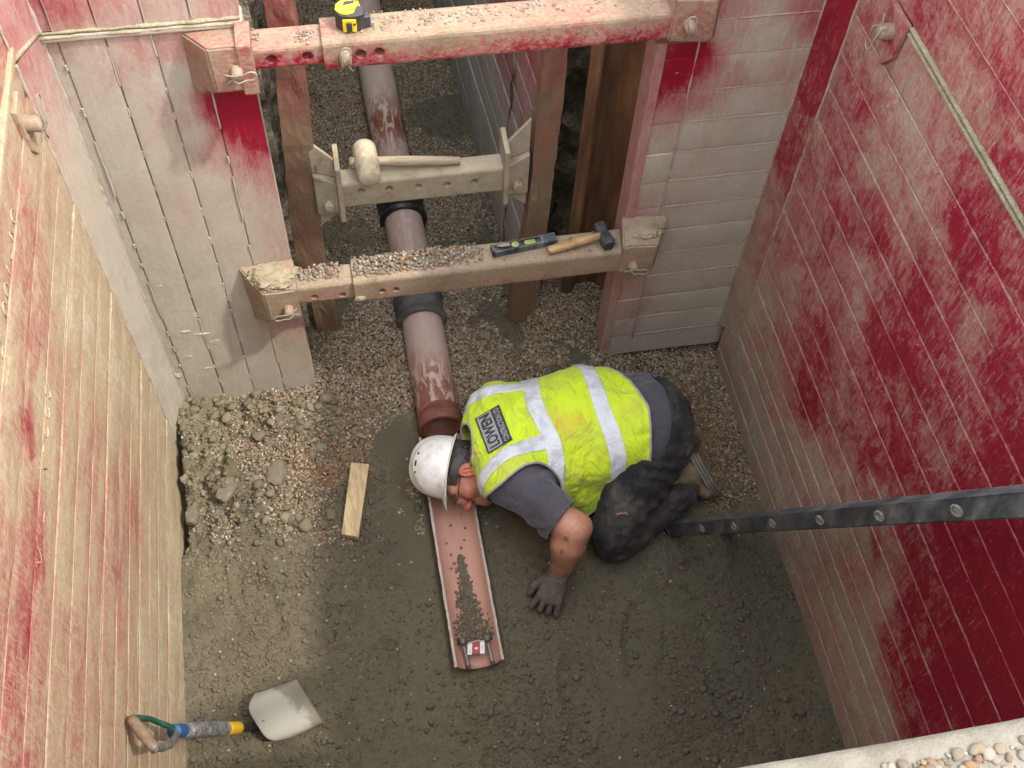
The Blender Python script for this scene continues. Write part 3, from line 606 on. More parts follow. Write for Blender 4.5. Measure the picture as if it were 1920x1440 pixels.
endl, _ = panel('trench_shield', 'left end panel of vertical planks with a crimson patch below the upper bracket', ('y', YE), -1, (-.632, -.177), (.0, 1.668), [-.597 + .0, -.491, -.388, -.284], True, ctl, M['wall_end'], stitch=True, thick=.06, amp=.8, lift=.07)
# corner strip between side wall and end panel
def corner_strip(parent, xw, yw, xp, z0w, z0p, z1, mat, ctlpts, name='corner_strip'):
    k = 60; t = np.linspace(0, 1, k); m = 9; s = np.linspace(0, 1, m)
    S, T = np.meshgrid(s, t, indexing='ij'); X = xw + (xp - xw) * S; Y = yw + (YE - .004 - yw) * S; zb = z0w + (z0p - z0w) * S; Z = zb + (z1 - zb) * T
    P = np.stack([X, Y, Z], -1).reshape(-1, 3) + np.array([0, -.001, 0]) * vnoise(np.c_[X.ravel(), Y.ravel(), Z.ravel()], 20, 3, 2)[:, None]
    f = [(i * k + j, (i + 1) * k + j, (i + 1) * k + j + 1, i * k + j + 1) for i in range(m - 1) for j in range(k - 1)]
    # return flange at the bottom, so the strip has a thickness
    mp = np.array(ctlpts); mv = idw(P[:, 2:3], mp[:, :1], mp[:, 1], 3, .05)
    bd = seg_bead((xp, YE - .002, z0p), (xp, YE - .002, z1), .004, .5); bd2 = seg_bead((xw, yw, z0w), (xw, yw, z1), .004, .5)
    dx = .02 if xp > xw else -.02
    lip = np.array([(xw, yw, z0w), (xp, YE - .004, z0p), (xp - dx * .2, YE + .02, z0p + .002), (xw - dx * .0, yw + .03, z0w + .002)])
    V = join((P, f), bd, bd2, (lip, [(0, 1, 2, 3)]))
    return obj(name, V, mat, parent, attrs={'mud': np.r_[mv, np.full(len(bd[0]) + len(bd2[0]), .9), np.full(4, .6)]}, smooth=False)
corner_strip(endl, WL + .004, 2.045, -.626, .10, .15, 1.705, M['wall_end'], [(0.1, 1.05), (.4, 1.05), (.7, 1.0), (1.0, .9), (1.3, .8), (1.55, .6), (1.7, .45)])
plate('top_edge_angle', box((-.632, YE - .012, 1.668), (-.177, YE + .05, 1.684), .004), M['wall_end'], endl, .85)
upe, _ = panel('trench_shield', 'upper left end panel above the sunny one, pinkish red with vertical seams', ('y', YE), -1, (-.632, -.180), (1.690, 2.08), [-.60, -.50, -.395, -.29], True, mctrl(ony, YE, 0, [(90, 20, .3), (140, 15, .2), (110, 55, .55), (200, 50, .7), (250, 20, .6), (300, 50, .72), (350, 20, .66), (420, 20, .45), (440, 35, .4), (180, 10, .4)]), M['wall_end'], thick=.05)
corner_strip(upe, WL + .004, 2.045, -.626, 1.712, 1.692, 2.08, M['wall_end'], [(1.7, .5), (1.8, .4), (1.95, .45)])
plate('bottom_lip', join(tube([(WL + .004, 2.04, 1.722), (-.628, YE - .008, 1.695)], .006, 8), seg_bead((-.632, YE - .006, 1.690), (-.18, YE - .006, 1.690), .0048, .5), seg_bead((-.632, YE - .010, 1.680), (-.18, YE - .010, 1.680), .0035, .5)), M['cake'], upe, .75, smooth=True)

for i, (px, py, a, b) in enumerate(((352, 668, .020, .014), (362, 590, .022, .012), (395, 575, .016, .010), (405, 640, .020, .016), (380, 625, .026, .006), (348, 620, .02, .008), (420, 600, .013, .009), (330, 705, .020, .014), (372, 478, .018, .006), (300, 535, .016, .008), (390, 690, .018, .010), (430, 560, .012, .012))):
    p = ony(px, py, YE); v, f = ico(4); v = v * (1 + .45 * vnoise(v, 2.5, i + 50, 4))[:, None] * np.array([a, .0045, b]) + p
    plate('mud_splash', (v, [tuple(t) for t in f]), M['wall_end'], endl, 1.05)
# ---- right end panel (horizontal planks)
ctl = mctrl(ony, YE, 0, [(1250, 90, .1), (1290, 110, -.25), (1270, 140, -.2), (1240, 180, .1), (1310, 90, -.1), (1320, 130, .2), (1240, 220, .55), (1280, 190, .35), (1350, 60, .75), (1400, 20, .45), (1500, 15, .3), (1440, 20, .75), (1530, 40, .2), (1400, 90, .85), (1450, 60, .9), (1500, 90, .75), (1530, 60, .35),
     (1380, 140, .5), (1450, 140, .55), (1350, 150, .6), (1420, 120, .95), (1500, 120, .7), (1400, 190, .98), (1300, 240, .95), (1450, 250, .98), (1230, 300, .95), (1350, 350, .95), (1430, 380, .98), (1230, 380, .8), (1215, 390, .5), (1270, 470, 1.0), (1350, 500, 1.0), (1260, 480, .8), (1170, 540, .55), (1190, 570, .6), (1150, 600, .7), (1250, 600, 1.0), (1330, 600, 1.0), (1200, 640, .95), (1280, 560, .98)])
rz = [.198, .301, .411, .529, .642, .753, .866, .979, 1.096, 1.213, 1.326, 1.446, 1.558]
endr, _ = panel('trench_shield', 'right end panel of horizontal planks, grey mud over red, in shade', ('y', YE), -1, (.855, 1.31), (.082, 2.30), rz, False, ctl, M['wall_end'], thick=.07, seam_range=(.965, 1.305))
plate('edge_strip', box((.851, YE - .008, .13), (.880, YE + .075, 2.30), .004), M['wall_end'], endr, lambda v: np.clip(.55 - .25 * (v[:, 2] > 1.1), 0, 1))
plate('weld_bead', seg_bead((.962, YE - .0055, .19), (.966, YE - .0055, 1.56), .0022, .8), M['wall_end'], endr, .6, smooth=True)
corner_strip(endr, WR - .004, 2.035, 1.287, .32, .20, 2.30, M['wall_right'], [(.2, .95), (.5, .85), (.7, .55), (.9, .6), (1.1, .3), (1.4, .1), (1.6, .0), (1.9, .05)])

# ---- right side wall: lower panel, upper panel
rs = [.098, .212, .311, .393, .48, .585, .708, .819, .945, 1.067, 1.185, 1.305, 1.419, 1.532, 1.65]
ctl = mctrl(onx, WR, 1, [(1590, 120, .45), (1640, 90, .5), (1680, 180, .62), (1620, 200, .35), (1590, 260, .45), (1700, 250, .75), (1640, 290, .72), (1740, 320, .78), (1700, 150, .7), (1560, 330, .35), (1600, 400, .3), (1680, 380, .6), (1740, 380, .62), (1760, 430, .45), (1700, 460, .62), (1650, 450, .15), (1520, 400, .4), (1500, 450, .5), (1560, 500, .45), (1620, 520, .72), (1680, 520, .35), (1600, 570, .55), (1580, 480, .35),
     (1800, 420, .1), (1850, 450, .2), (1880, 600, .3), (1720, 540, .05), (1780, 620, .2), (1840, 540, .35), (1810, 640, .62), (1830, 600, .6), (1700, 680, .05), (1650, 640, .1), (1540, 620, .35), (1480, 560, .7), (1430, 560, .9), (1470, 640, .5), (1440, 680, .8), (1400, 680, .95), (1540, 700, .3), (1520, 760, .12), (1460, 760, .75), (1420, 800, .95), (1490, 850, .85), (1560, 800, .45), (1580, 880, .6), (1540, 900, .9), (1450, 900, .98), (1620, 800, .4), (1630, 850, .2), (1700, 800, .3), (1760, 840, .35), (1800, 750, .3), (1860, 700, .15), (1880, 860, .1), (1700, 900, .25), (1640, 920, .6),
     (1500, 1020, .98), (1560, 1010, .98), (1620, 1020, .9), (1600, 1060, .55), (1640, 1030, .2), (1660, 1060, .7), (1720, 1020, .2), (1800, 1020, .05), (1880, 1030, .0), (1660, 1120, .75), (1630, 1150, .85), (1580, 1150, .98), (1700, 1150, .05), (1760, 1130, .15), (1820, 1180, -.05), (1880, 1100, -.05), (1900, 1230, -.1), (1620, 1240, .95), (1680, 1230, .25), (1650, 1320, .9), (1700, 1330, .35), (1740, 1300, .05), (1800, 1290, -.05), (1780, 1220, .1), (1870, 1300, -.1), (1600, 1300, .95)])
rwall, _ = panel('trench_shield', 'right side panel of scraped crimson steel with grey mud along its foot', ('x', WR), -1, (-.3, 2.14), (-.1, 1.775), rs, False, ctl, M['wall_right'], lift=-.04, bead_r=.0025)
for i, ch in enumerate('24800X-005'):
    for st in strokes(ch, (WR, 1.27 - .053 * i, .255), (0, -1, 0), (0, 0, 1), .045, (-1, 0, 0), .053, .0019): plate('weld_figure', st, M['wall_right'], rwall, 1.0, smooth=True)
for z, r in ((1.780, .0042), (1.795, .0035)):
    plate('top_rail', box((WR - .006, -.3, z - r), (WR + .05, 1.80, z + r), .002), M['cake'], rwall, .95)
pr = [(WR, y, z) for y, z in ((1.90, 1.80), (1.885, 1.70), (1.845, 1.655), (1.81, 1.70), (1.80, 1.80))]
plate('pin_lug', bevelled(prism(pr, (-.014, 0, 0)), .003), M['wall_right'], rwall, .35)
pin_and_clip(rwall, (WR - .014, 1.85, 1.748), (-1, 0, .1), ring_dir=(0, .3, -1), r=.019, L=.045)
upr, _ = panel('trench_shield', 'upper right side panel of dusty red steel stacked above the seam', ('x', WR), -1, (-1.5, 2.14), (1.801, HR), [1.93, 2.045, 2.16], False, lift=.0, mud=mctrl(onx, WR, 1, [(1760, 60, .45), (1800, 150, .45), (1850, 200, .5), (1850, 50, .42), (1900, 100, .3), (1880, 180, .25), (1900, 250, .38), (1860, 300, .15), (1830, 260, .42), (1910, 330, .2), (1780, 120, .5), (1740, 20, .35), (1890, 20, .45)]), mat=M['wall_right'])

# ---- near end panel: its gravel-strewn top rim crosses the lower right corner
NY, NZ = .213, 2.30
nroot = empty('trench_shield', (.3, NY, 0), 'near end panel with a pale gritty top rim carrying loose pebbles, bottom right corner', 'trench shield')
plate('steel_sheet', box((WL + .01, NY - .10, -.1), (WR - .01, NY - .012, NZ - .03)), M['wall_end'], nroot, .7)
gxr = np.linspace(WL + .012, WR - .012, 240); cr = np.array([(0, -.05), (.003, -.012), (-.004, -.004), (-.018, .0), (-.035, -.001), (-.06, .001), (-.09, -.001), (-.12, .0), (-.125, -.05)])
V = np.array([(x, NY + a + .0015 * math.sin(9 * x), NZ + b) for x in gxr for a, b in cr]); V[:, 2] += vnoise(V, 40, 5, 3) * .0022; k = len(cr)
plate('top_rim', (V, [(i * k + j, i * k + j + 1, (i + 1) * k + j + 1, (i + 1) * k + j) for i in range(len(gxr) - 1) for j in range(k - 1)]), M['rim'], nroot, .9, smooth=True)

# ================================================================== SPREADER BEAMS ACROSS THE OPENING
def tmp_obj(vf):
    me = bpy.data.meshes.new('tmp'); me.from_pydata([tuple(x) for x in vf[0]], [], [tuple(int(i) for i in f) for f in vf[1]])
    bm = bmesh.new(); bm.from_mesh(me); bmesh.ops.recalc_face_normals(bm, faces=bm.faces[:]); bm.to_mesh(me); bm.free()
    o = bpy.data.objects.new('tmp', me); COL.objects.link(o); return o
def drill(vf, cutters):
    a = tmp_obj(vf); bs = [tmp_obj(join(*cutters))]
    m = a.modifiers.new('b', 'BOOLEAN'); m.operation = 'DIFFERENCE'; m.object = bs[0]; m.solver = 'EXACT'
    dg = bpy.context.evaluated_depsgraph_get(); e = a.evaluated_get(dg); me = e.to_mesh()
    V = np.array([v.co[:] for v in me.vertices]); Fc = [tuple(p.vertices) for p in me.polygons]; e.to_mesh_clear()
    for o in [a] + bs:
        d = o.data; bpy.data.objects.remove(o); bpy.data.meshes.remove(d)
    return V, Fc
def cyl(p, d, r, L, n=20):
    return tube([np.array(p) - np.array(d) * L / 2, np.array(p) + np.array(d) * L / 2], r, n)
def lump(c, rad, seed, rough=.25, sub=4, flat_z=None):
    v, f = ico(sub); v = v * (1 + rough * vnoise(v, 2.2, seed, 4))[:, None] * np.array(rad)
    if flat_z is not None: v[:, 2] = np.maximum(v[:, 2], flat_z)
    return v + np.array(c), [tuple(t) for t in f]
def crust(c, rad, seed):
    v, f = lump((0, 0, 0), (1, 1, 1), seed, .22, 5); v[:, 2] = np.clip(v[:, 2], -1, .75); v = v * (1 + .13 * vnoise(v, 5, seed + 2, 4) + .09 * vnoise(v, 16, seed + 3, 2))[:, None]
    return v * np.array(rad) + np.array(c), f
def beam_mud(zt, yf, front=.45, top=.95):
    def fn(v):
        m = np.where(v[:, 2] > zt - .018, top, front); m = np.where(v[:, 1] > yf + .03, np.maximum(m, .8), m)
        return m + .25 * vnoise(v, 5, 8, 3) * (m < .9)
    return fn
def dense(lo, hi, bev, step=.03):
    """bevelled bar along x, split every few centimetres so the mud can vary"""
    (x0, y0, z0), (x1, y1, z1) = lo, hi; xs = np.arange(x0, x1, step).tolist() + [x1]
    sec = []
    for (cy, cz, a0) in ((y1 - bev, z1 - bev, 0), (y0 + bev, z1 - bev, 90), (y0 + bev, z0 + bev, 180), (y1 - bev, z0 + bev, 270)):
        sec += [(cy + bev * math.cos(R(a)), cz + bev * math.sin(R(a))) for a in (a0, a0 + 30, a0 + 60, a0 + 90)]
    n = len(sec); V = [(x, y, z) for x in xs for y, z in sec]
    Fc = [(i * n + j, i * n + (j + 1) % n, (i + 1) * n + (j + 1) % n, (i + 1) * n + j) for i in range(len(xs) - 1) for j in range(n)]
    return np.array(V), Fc + [tuple(range(n)), tuple((len(xs) - 1) * n + j for j in range(n))[::-1]]
def bracket(parent, pts, mud, seed, cheek=None):
    bm = bmesh.new(); vs = [bm.verts.new(p) for p in pts]; bmesh.ops.convex_hull(bm, input=vs)
    bmesh.ops.dissolve_limit(bm, angle_limit=R(6), verts=bm.verts[:], edges=bm.edges[:])
    bmesh.ops.bevel(bm, geom=bm.edges[:], offset=.005, segments=2, affect='EDGES', clamp_overlap=True)
    bmesh.ops.triangulate(bm, faces=bm.faces[:]); bmesh.ops.subdivide_edges(bm, edges=[e for e in bm.edges if e.calc_length() > .02], cuts=3, use_grid_fill=True)
    v, f = from_bm(bm); v = v + (vnoise(v, 30, seed, 2) * .0012)[:, None]
    return plate('end_bracket', (v, f), M['beam'], parent, mud)
def pebbles_on(name, pts, label, rlo=.003, rhi=.006, bright=1.1):
    n = len(pts); scatter(name, np.array(pts), rng.uniform(rlo, rhi, n), palette(n, bright), M['pebbles'], base=ICO2, lumpy=.12, label=label, cat='gravel')

def spreader(label, zt, zb, xL, brL, brR, holes_in, holes_sl, hr, pins, front, top):
    yf = 2.085
    root = empty('spreader_beam', (xL, yf, zb), label, 'spreader beam', 'telescopic beams spanning the opening')
    inner = dense((-.20, yf + .010, zb + .012), (.06, yf + .09, zt - .010), .012)
    inner = drill(inner, [cyl(ony(px, py, yf + .01) + np.array([0, .05, 0]), (0, 1, 0), hr, .3) for px, py in holes_in])
    plate('inner_tube', inner, M['beam'], root, beam_mud(zt - .01, yf + .01, front, top))
    sl = dense((.0, yf, zb), (.86, yf + .10, zt), .014)
    sl = drill(sl, [cyl(ony(px, py, yf) + np.array([0, .05, 0]), (0, 1, 0), hr, .3) for px, py in holes_sl])
    plate('outer_sleeve', sl, M['beam'], root, beam_mud(zt, yf, front, top))
    bl = bracket(root, brL, .72 if top < .9 else .98, 3); br_ = bracket(root, brR, .70 if top < .9 else .95, 4)
    for (px, py), d, y, rd in pins:
        pin_and_clip(root, ony(px, py, y), d, ring_dir=rd, r=.0145, L=.04)
    return root
b1 = spreader('upper red spreader beam across the opening, carrying the yellow tape measure', 1.662, 1.577, -.17,
    [(-.323, YE, 1.660), (-.327, YE, 1.478), (-.263, 2.072, 1.684), (-.259, 2.072, 1.556), (-.165, 2.072, 1.680), (-.165, 2.072, 1.557), (-.165, YE, 1.666), (-.165, YE, 1.478)],
    [(.842, 2.072, 1.71), (.842, 2.072, 1.590), (.842, YE, 1.71), (.842, YE, 1.50), (.952, 2.072, 1.70), (.952, 2.072, 1.576), (1.0, YE, 1.70), (1.006, YE, 1.50)],
    [(509, 112), (577, 106)], [(677, 102), (711, 98)], .0135, [((444, 131), (0, -1, 0), 2.072, (1, .0, .15)), ((647, 103), (0, -1, 0), 2.085, (.05, 0, 1)), ((1292, 44), (0, -1, 0), 2.072, (-.2, 0, 1))], .36, .86)
plate('cheek_plate', bevelled(prism([(-.196, 2.0665, 1.545), (-.161, 2.0665, 1.545), (-.161, 2.0665, 1.687), (-.196, 2.0665, 1.687)], (0, .09, 0)), .003), M['beam'], b1, .62)
b2 = spreader('lower spreader beam heaped with pea gravel, carrying the level and the hammer', .777, .676, -.17,
    [(-.333, YE, .81), (-.324, YE, .549), (-.268, 2.072, .786), (-.264, 2.072, .656), (-.169, 2.072, .790), (-.169, 2.072, .653), (-.169, YE, .823), (-.169, YE, .55)],
    [(.828, 2.072, .812), (.828, 2.072, .690), (.842, YE, .845), (.842, YE, .60), (.938, 2.072, .80), (.934, 2.072, .676), (.993, YE, .828), (.985, YE, .60)],
    [(590, 557), (642, 553)], [(717, 546), (743, 543)], .0115, [((541, 577), (0, -1, 0), 2.072, (-1, 0, -.2)), ((1186, 494), (0, -1, 0), 2.072, (1, 0, -.3))], .74, 1.0)
plate('mud_cake', crust((-.235, 2.128, .800), (.070, .052, .020), 5), M['cake'], b2, 1.0, smooth=True)
plate('mud_cake', crust((.905, 2.135, .816), (.060, .040, .014), 9), M['cake'], b2, 1.0, smooth=True)
plate('mud_cake', crust((.015, 2.083, .70), (.016, .008, .012), 11), M['cake'], b2, .95, smooth=True)
# stones lying on the beams
P = [onz(*q, 1.664) for q in ()]
pts = []
while len(pts) < 900:
    x, y = rng.uniform(-.0, .42), rng.uniform(2.10, 2.185); d = 1 - abs((y - 2.145) / .045) ** 2; e = min(1, (x + .01) / .06, (.42 - x) / .12)
    if rng.uniform() < d * e * 1.4: pts.append((x, y, .776 + .016 * max(d, 0) * e * rng.uniform(0, 1)))
for i in range(140): pts.append((rng.uniform(-.16, -.03), rng.uniform(2.12, 2.175), .766 + rng.uniform(0, .008)))
for i in range(40): pts.append((rng.uniform(.0, .8), rng.uniform(2.10, 2.18), .777))
for i in range(14): pts.append((rng.normal(.80, .012), rng.normal(2.12, .012), .777))
pebbles_on('beam_gravel', pts, 'pea gravel heaped along the top of the lower beam', bright=.62)
pts = [(rng.normal(-.035, .016), rng.normal(2.13, .013), 1.653) for i in range(34)] + [(rng.normal(-.150, .007), rng.normal(2.14, .012), 1.653) for i in range(14)] + [(rng.uniform(.08, .6), rng.normal(2.145, .013), 1.662) for i in range(150)] + [(rng.uniform(.0, .82), rng.uniform(2.1, 2.18), 1.662) for i in range(60)]
pebbles_on('beam_gravel', pts, 'pale chippings scattered on the top of the upper beam', .002, .0042, .7)
pts = []
for i in range(420):
    x = rng.uniform(.40, .75) if rng.uniform() < .8 else rng.uniform(.2, 1.0); y = NY - .020 - abs(rng.normal(0, .03)); pts.append((x, y, NZ))
scatter('rim_gravel', np.array(pts), np.minimum(rng.gamma(1.2, .0017, len(pts)) + .001, .0062), palette(len(pts), .45), M['pebbles'], base=ico(3), lumpy=.05, flat=.6, label='rounded pebbles lying on the near rim, bottom right corner', cat='gravel')

# ================================================================== INNER TRENCH SUPPORT
def edge_strip_solid(left, right, y, th, jit=.003, seed=0, n=46):
    """upright board / soldier traced as a real slab: left and right edges at depth y, thickness th"""
    L = np.array([ony(px, py, y) for px, py in left]); Rr = np.array([ony(px, py, y) for px, py in right])
    zs = np.linspace(max(L[0][2], Rr[0][2]), min(L[-1][2], Rr[-1][2]), n); V = []
    for z in zs:
        xl = np.interp(-z, -L[:, 2], L[:, 0]) + jit * vnoise([[z * 1.0, seed]], 22, seed, 3)[0]; xr = np.interp(-z, -Rr[:, 2], Rr[:, 0]) + jit * vnoise([[z, seed + 9]], 22, seed, 3)[0]
        m = 6
        for i in range(m + 1): V.append((xl + (xr - xl) * i / m, y + .004 * vnoise([[z, i * .03]], 14, seed + 3, 2)[0], z))
        V += [(xr, y + th, z), (xl, y + th, z)]
    k = 9; Fc = [(i * k + j, (i + 1) * k + j, (i + 1) * k + (j + 1) % k, i * k + (j + 1) % k) for i in range(n - 1) for j in range(k)]
    return np.array(V), Fc + [tuple(range(k)), tuple((n - 1) * k + j for j in range(k))[::-1]]
pl_root = empty('shoring_post', ony(600, 640, 2.40), 'left rusty brown upright post with red paint near its top', 'shoring post', 'uprights flanking the inner trench')
vf = edge_strip_solid([(490, -25), (493, 0), (515, 130), (545, 430), (560, 505), (585, 570), (598, 640)], [(548, -25), (552, 0), (570, 110), (605, 430), (612, 500), (628, 570), (632, 615)], 2.40, .07, seed=1)
plate('steel_section', vf, M['post'], pl_root, lambda v: np.where(v[:, 2] > 1.36, .5, .86) - .18 * (np.abs(v[:, 2] - 1.22) < .12) + .12 * vnoise(v, 6, 2, 2))
plate('pointed_foot', prism([ony(590, 560, 2.405), ony(628, 575, 2.405), ony(622, 640, 2.405), ony(612, 690, 2.405), ony(600, 645, 2.405)], (0, .02, 0)), M['post'], pl_root, .75)
pr_root = empty('shoring_post', ony(985, 620, 2.40), 'right upright post with flaking mud, in front of the grey inner panel', 'shoring post', 'uprights flanking the inner trench')
vf = edge_strip_solid([(1024, 60), (1020, 100), (1010, 200), (1000, 300), (985, 440), (962, 540), (957, 590), (962, 605)], [(1072, 50), (1065, 90), (1055, 200), (1042, 300), (1025, 440), (1012, 530), (1001, 600), (1000, 612)], 2.40, .06, seed=4)
plate('steel_section', vf, M['post'], pr_root, lambda v: .85 - .12 * (v[:, 2] > 1.1) + .15 * vnoise(v, 8, 5, 2))
plate('pointed_foot', prism([ony(966, 600, 2.41), ony(1000, 605, 2.41), ony(992, 640, 2.41), ony(983, 640, 2.41)], (0, .02, 0)), M['post'], pr_root, .8)
inner, _ = panel('trench_shield', 'grey-red inner panel lining the right side of the pipe trench, in deep shade', ('x', .569), -1, (2.44, 4.85), (.02, 2.30), [.16, .28, .40, .52, .64, .76, .88, 1.0, 1.12, 1.24, 1.36, 1.48], False,  # unseen top raised to block sky light from the trench
    [(2.5, .2, .95), (3, .2, 1.0), (3.8, .2, 1.0), (2.6, .6, .9), (3.0, .5, .95), (3.5, .4, .95), (2.55, .9, .5), (2.9, .95, .35), (3.4, .8, .75), (3.8, .7, .9), (2.6, 1.3, .3), (3.2, 1.2, .45), (4.4, .8, .85)], M['inner'], bead_r=.0011, thick=.05)
inner.rotation_euler.z = R(2.5)
# prop between the two uprights
st = empty('trench_prop', ony(800, 340, 2.38), 'short mud-caked prop between the two uprights, under the pale mallet', 'trench prop')
sb = drill(dense((.0, 2.375, .788), (.512, 2.445, .895), .012), [cyl(ony(px, py, 2.375) + np.array([0, .04, 0]), (0, 1, 0), .0125, .2) for px, py in ((677, 359), (730, 354), (785, 350), (838, 346), (890, 341))])
obj('prop_tube', sb, M['strut'], st)
for s, (x0, sg) in enumerate(((.004, -1), (.505, 1))):
    fx = x0
    obj('flange_plate', bevelled(prism([(fx, 2.355, .748), (fx, 2.455, .748), (fx, 2.455, .99), (fx, 2.355, .975)], (sg * .016, 0, 0)), .003), M['strut'], st)
    a = fx + sg * .016; b = fx + sg * .085
    obj('prop_shoe', bevelled(prism([(a, 2.372, .775), (b, 2.385, .76), (b, 2.385, .93), (a, 2.372, .90)], (0, .07, 0)), .004), M['post' if False else 'strut'], st)
    obj('gusset', bevelled(prism([(a, 2.40, .905), (b, 2.40, .935), (b, 2.40, 1.06), (a, 2.40, .975)], (0, .012, 0)), .002), M['strut'], st)
    obj('lower_gusset', bevelled(prism([(a, 2.40, .77), (b, 2.40, .755), (b, 2.40, .69), (a, 2.40, .752)], (0, .012, 0)), .002), M['strut'], st)
    obj('bolt', lathe((fx + sg * .048, 2.378, .812), (0, -1, 0), [(0, .016), (.014, .016), (.018, .012), (.018, 0)], 14), M['strut'], st, smooth=False)
# steel trench sheet between the right upright and the end panel
prof = [(.765, 2.452), (.798, 2.452), (.806, 2.456), (.832, 2.500), (.842, 2.505), (.905, 2.505), (.915, 2.50), (.940, 2.468), (.968, 2.464)]
zs = np.linspace(-.05, 2.0, 60); V = [(x, y, z) for z in zs for x, y in prof] + [(x + .001, y + .008, z) for z in zs for x, y in prof]; k = len(prof); m = len(zs)
Fc = []
for s in (0, 1):
    for i in range(m - 1):
        for j in range(k - 1):
            q = s * m * k + i * k + j; t = (q, q + 1, q + k + 1, q + k); Fc.append(t if not s else t[::-1])
for i in range(m - 1):
    for j in (0, k - 1): q = i * k + j; Fc.append((q, q + k, q + k + m * k, q + m * k))
tag(obj('trench_sheet', (V, Fc), M['rust'], origin=(.86, 2.48, 0)), 'tall rusty brown corrugated trench sheet between the right upright and the end panel', 'trench sheet')

# ================================================================== PIPE LINE
PX = lambda y: .236 - .010 * (y - 2.0)
def pipe_run(name, label, y0, y1, r, mat, wet=0.0, th=.006, z=.085, socket=None):
    root = empty(name, (PX(y0), y0, z), label, 'drain pipe', None)
    ys = np.linspace(y0, y1, max(8, int((y1 - y0) / .03))); n = 48; V = []; a = np.linspace(0, 2 * np.pi, n, endpoint=False)
    for rr in (r, r - th):
        for y in ys: V.append(np.c_[PX(y) + rr * np.cos(a), np.full(n, y), z + rr * np.sin(a)])
    V = np.concatenate(V); m = len(ys); Fc = []
    for s in (0, 1):
        for i in range(m - 1):
            for j in range(n):
                q = s * m * n + i * n; t = (q + j, q + (j + 1) % n, q + n + (j + 1) % n, q + n + j); Fc.append(t if s else t[::-1])
    for i in (0, m - 1):
        for j in range(n): q = i * n; Fc.append((q + j, q + (j + 1) % n, q + m * n + (j + 1) % n, q + m * n + j))
    wv = wet(V) if callable(wet) else np.full(len(V), wet)
    obj('pipe_barrel', (V, Fc), mat, root, smooth=True, attrs={'wet': wv})
    return root
p1 = pipe_run('drain_pipe', 'far length of dusty drain pipe running back under the prop', 3.0, 5.15, .076, M['pipe'], lambda v: np.exp(-((v[:, 1] - 3.42) / .16) ** 2) * 1.0)
p2 = pipe_run('drain_pipe', 'middle length of drain pipe between the two black couplings', 2.47, 2.99, .076, M['pipe'], .2)
p3 = pipe_run('drain_pipe', 'near length of terracotta pipe with wet brown streaks, ending at the hard hat', 2.0, 2.46, .076, M['pipe'], lambda v: np.clip((2.26 - v[:, 1]) / .12, 0, 1) * .9)
def ringz(root, y0, prof, mat, name, z=.085, n=48):
    obj(name, lathe((PX(y0), y0, z), (0, 1, 0), prof, n), mat, root, smooth=True)
ringz(p3, 1.955, [(.0, .068), (.0, .078), (.005, .0805), (.034, .0805), (.040, .079), (.042, .0765), (.07, .0762)], M['pipe_raw'], 'pipe_socket')
ringz(p3, 1.955, [(.0, .0685), (.05, .068), (.055, .060), (.3, .060)], M['pipe_raw'], 'socket_bore')
for lab, yc, L, mt in (('glossy black rubber coupling below the prop', 2.985, .13, M['rubber']), ('dusty black rubber coupling below the gravel-heaped beam', 2.475, .125, M['rubber_dusty'])):
    c = empty('pipe_coupling', (PX(yc), yc, .085), lab, 'pipe coupling', 'rubber couplings on the pipe run')
    h = L / 2
    ringz(c, yc, [(-h, .078), (-h, .0905), (-h + .008, .093), (-h + .02, .093), (-h + .024, .0885), (h - .024, .0885), (h - .02, .093), (h - .008, .093), (h, .0905), (h, .078)], mt, 'rubber_sleeve')
    for q_ in (-.022, .0, .022): ringz(c, yc + q_, [(-.003, .0884), (-.0015, .0900), (.0015, .0900), (.003, .0884)], mt, 'sleeve_rib')
    for s in (-1, 1): ringz(c, yc + s * (h - .014), [(-.0055, .0935), (-.005, .0948), (.005, .0948), (.0055, .0935)], M['rubber_dusty'] if mt is M['rubber_dusty'] else M['blackp'], 'clamp_band')
# cut half-pipe used as a channel
hc = empty('half_pipe', (.234, 1.11, 0), 'open terracotta half pipe lying in the bedding below the man\'s face', 'half pipe')
ys = np.linspace(1.112, 1.945, 60); am = math.asin(.075 / .082); n = 28; aa = np.linspace(-am, am, n); V = []
for rr in (.082, .0755):
    for y in ys:
        sc = .075 / (rr * math.sin(am)) if rr < .08 else 1
        V.append(np.c_[.233 + .002 * np.sin(y * 3) + rr * np.sin(aa), np.full(n, y), .088 - rr * np.cos(aa) + (0 if rr > .08 else .0)])
V = np.concatenate(V); m = len(ys); Fc = []
for s in (0, 1):
    for i in range(m - 1):
        for j in range(n - 1): q = s * m * n + i * n + j; t = (q, q + 1, q + n + 1, q + n); Fc.append(t[::-1] if s == 0 else t)
Ec = []
for j in range(n - 1):
    for i in (0, m - 1): q = i * n + j; Fc.append((q, q + 1, q + 1 + m * n, q + m * n))
obj('channel', (V, Fc), M['halfpipe'], hc, smooth=True)
for j in (0, n - 1):
    e = []
    for i in range(m): e += [V[i * n + j], V[m * n + i * n + j]]
    e = np.array(e); e[:, 2] += .0012 + np.repeat(rng.uniform(0, .0015, m), 2); e[0::2, 0] += .0022 * (1 if j else -1) + rng.normal(0, .0006, m)
    obj('cut_edge', (e, [(2 * i, 2 * i + 1, 2 * i + 3, 2 * i + 2) for i in range(m - 1)]), M['halfedge'], hc)
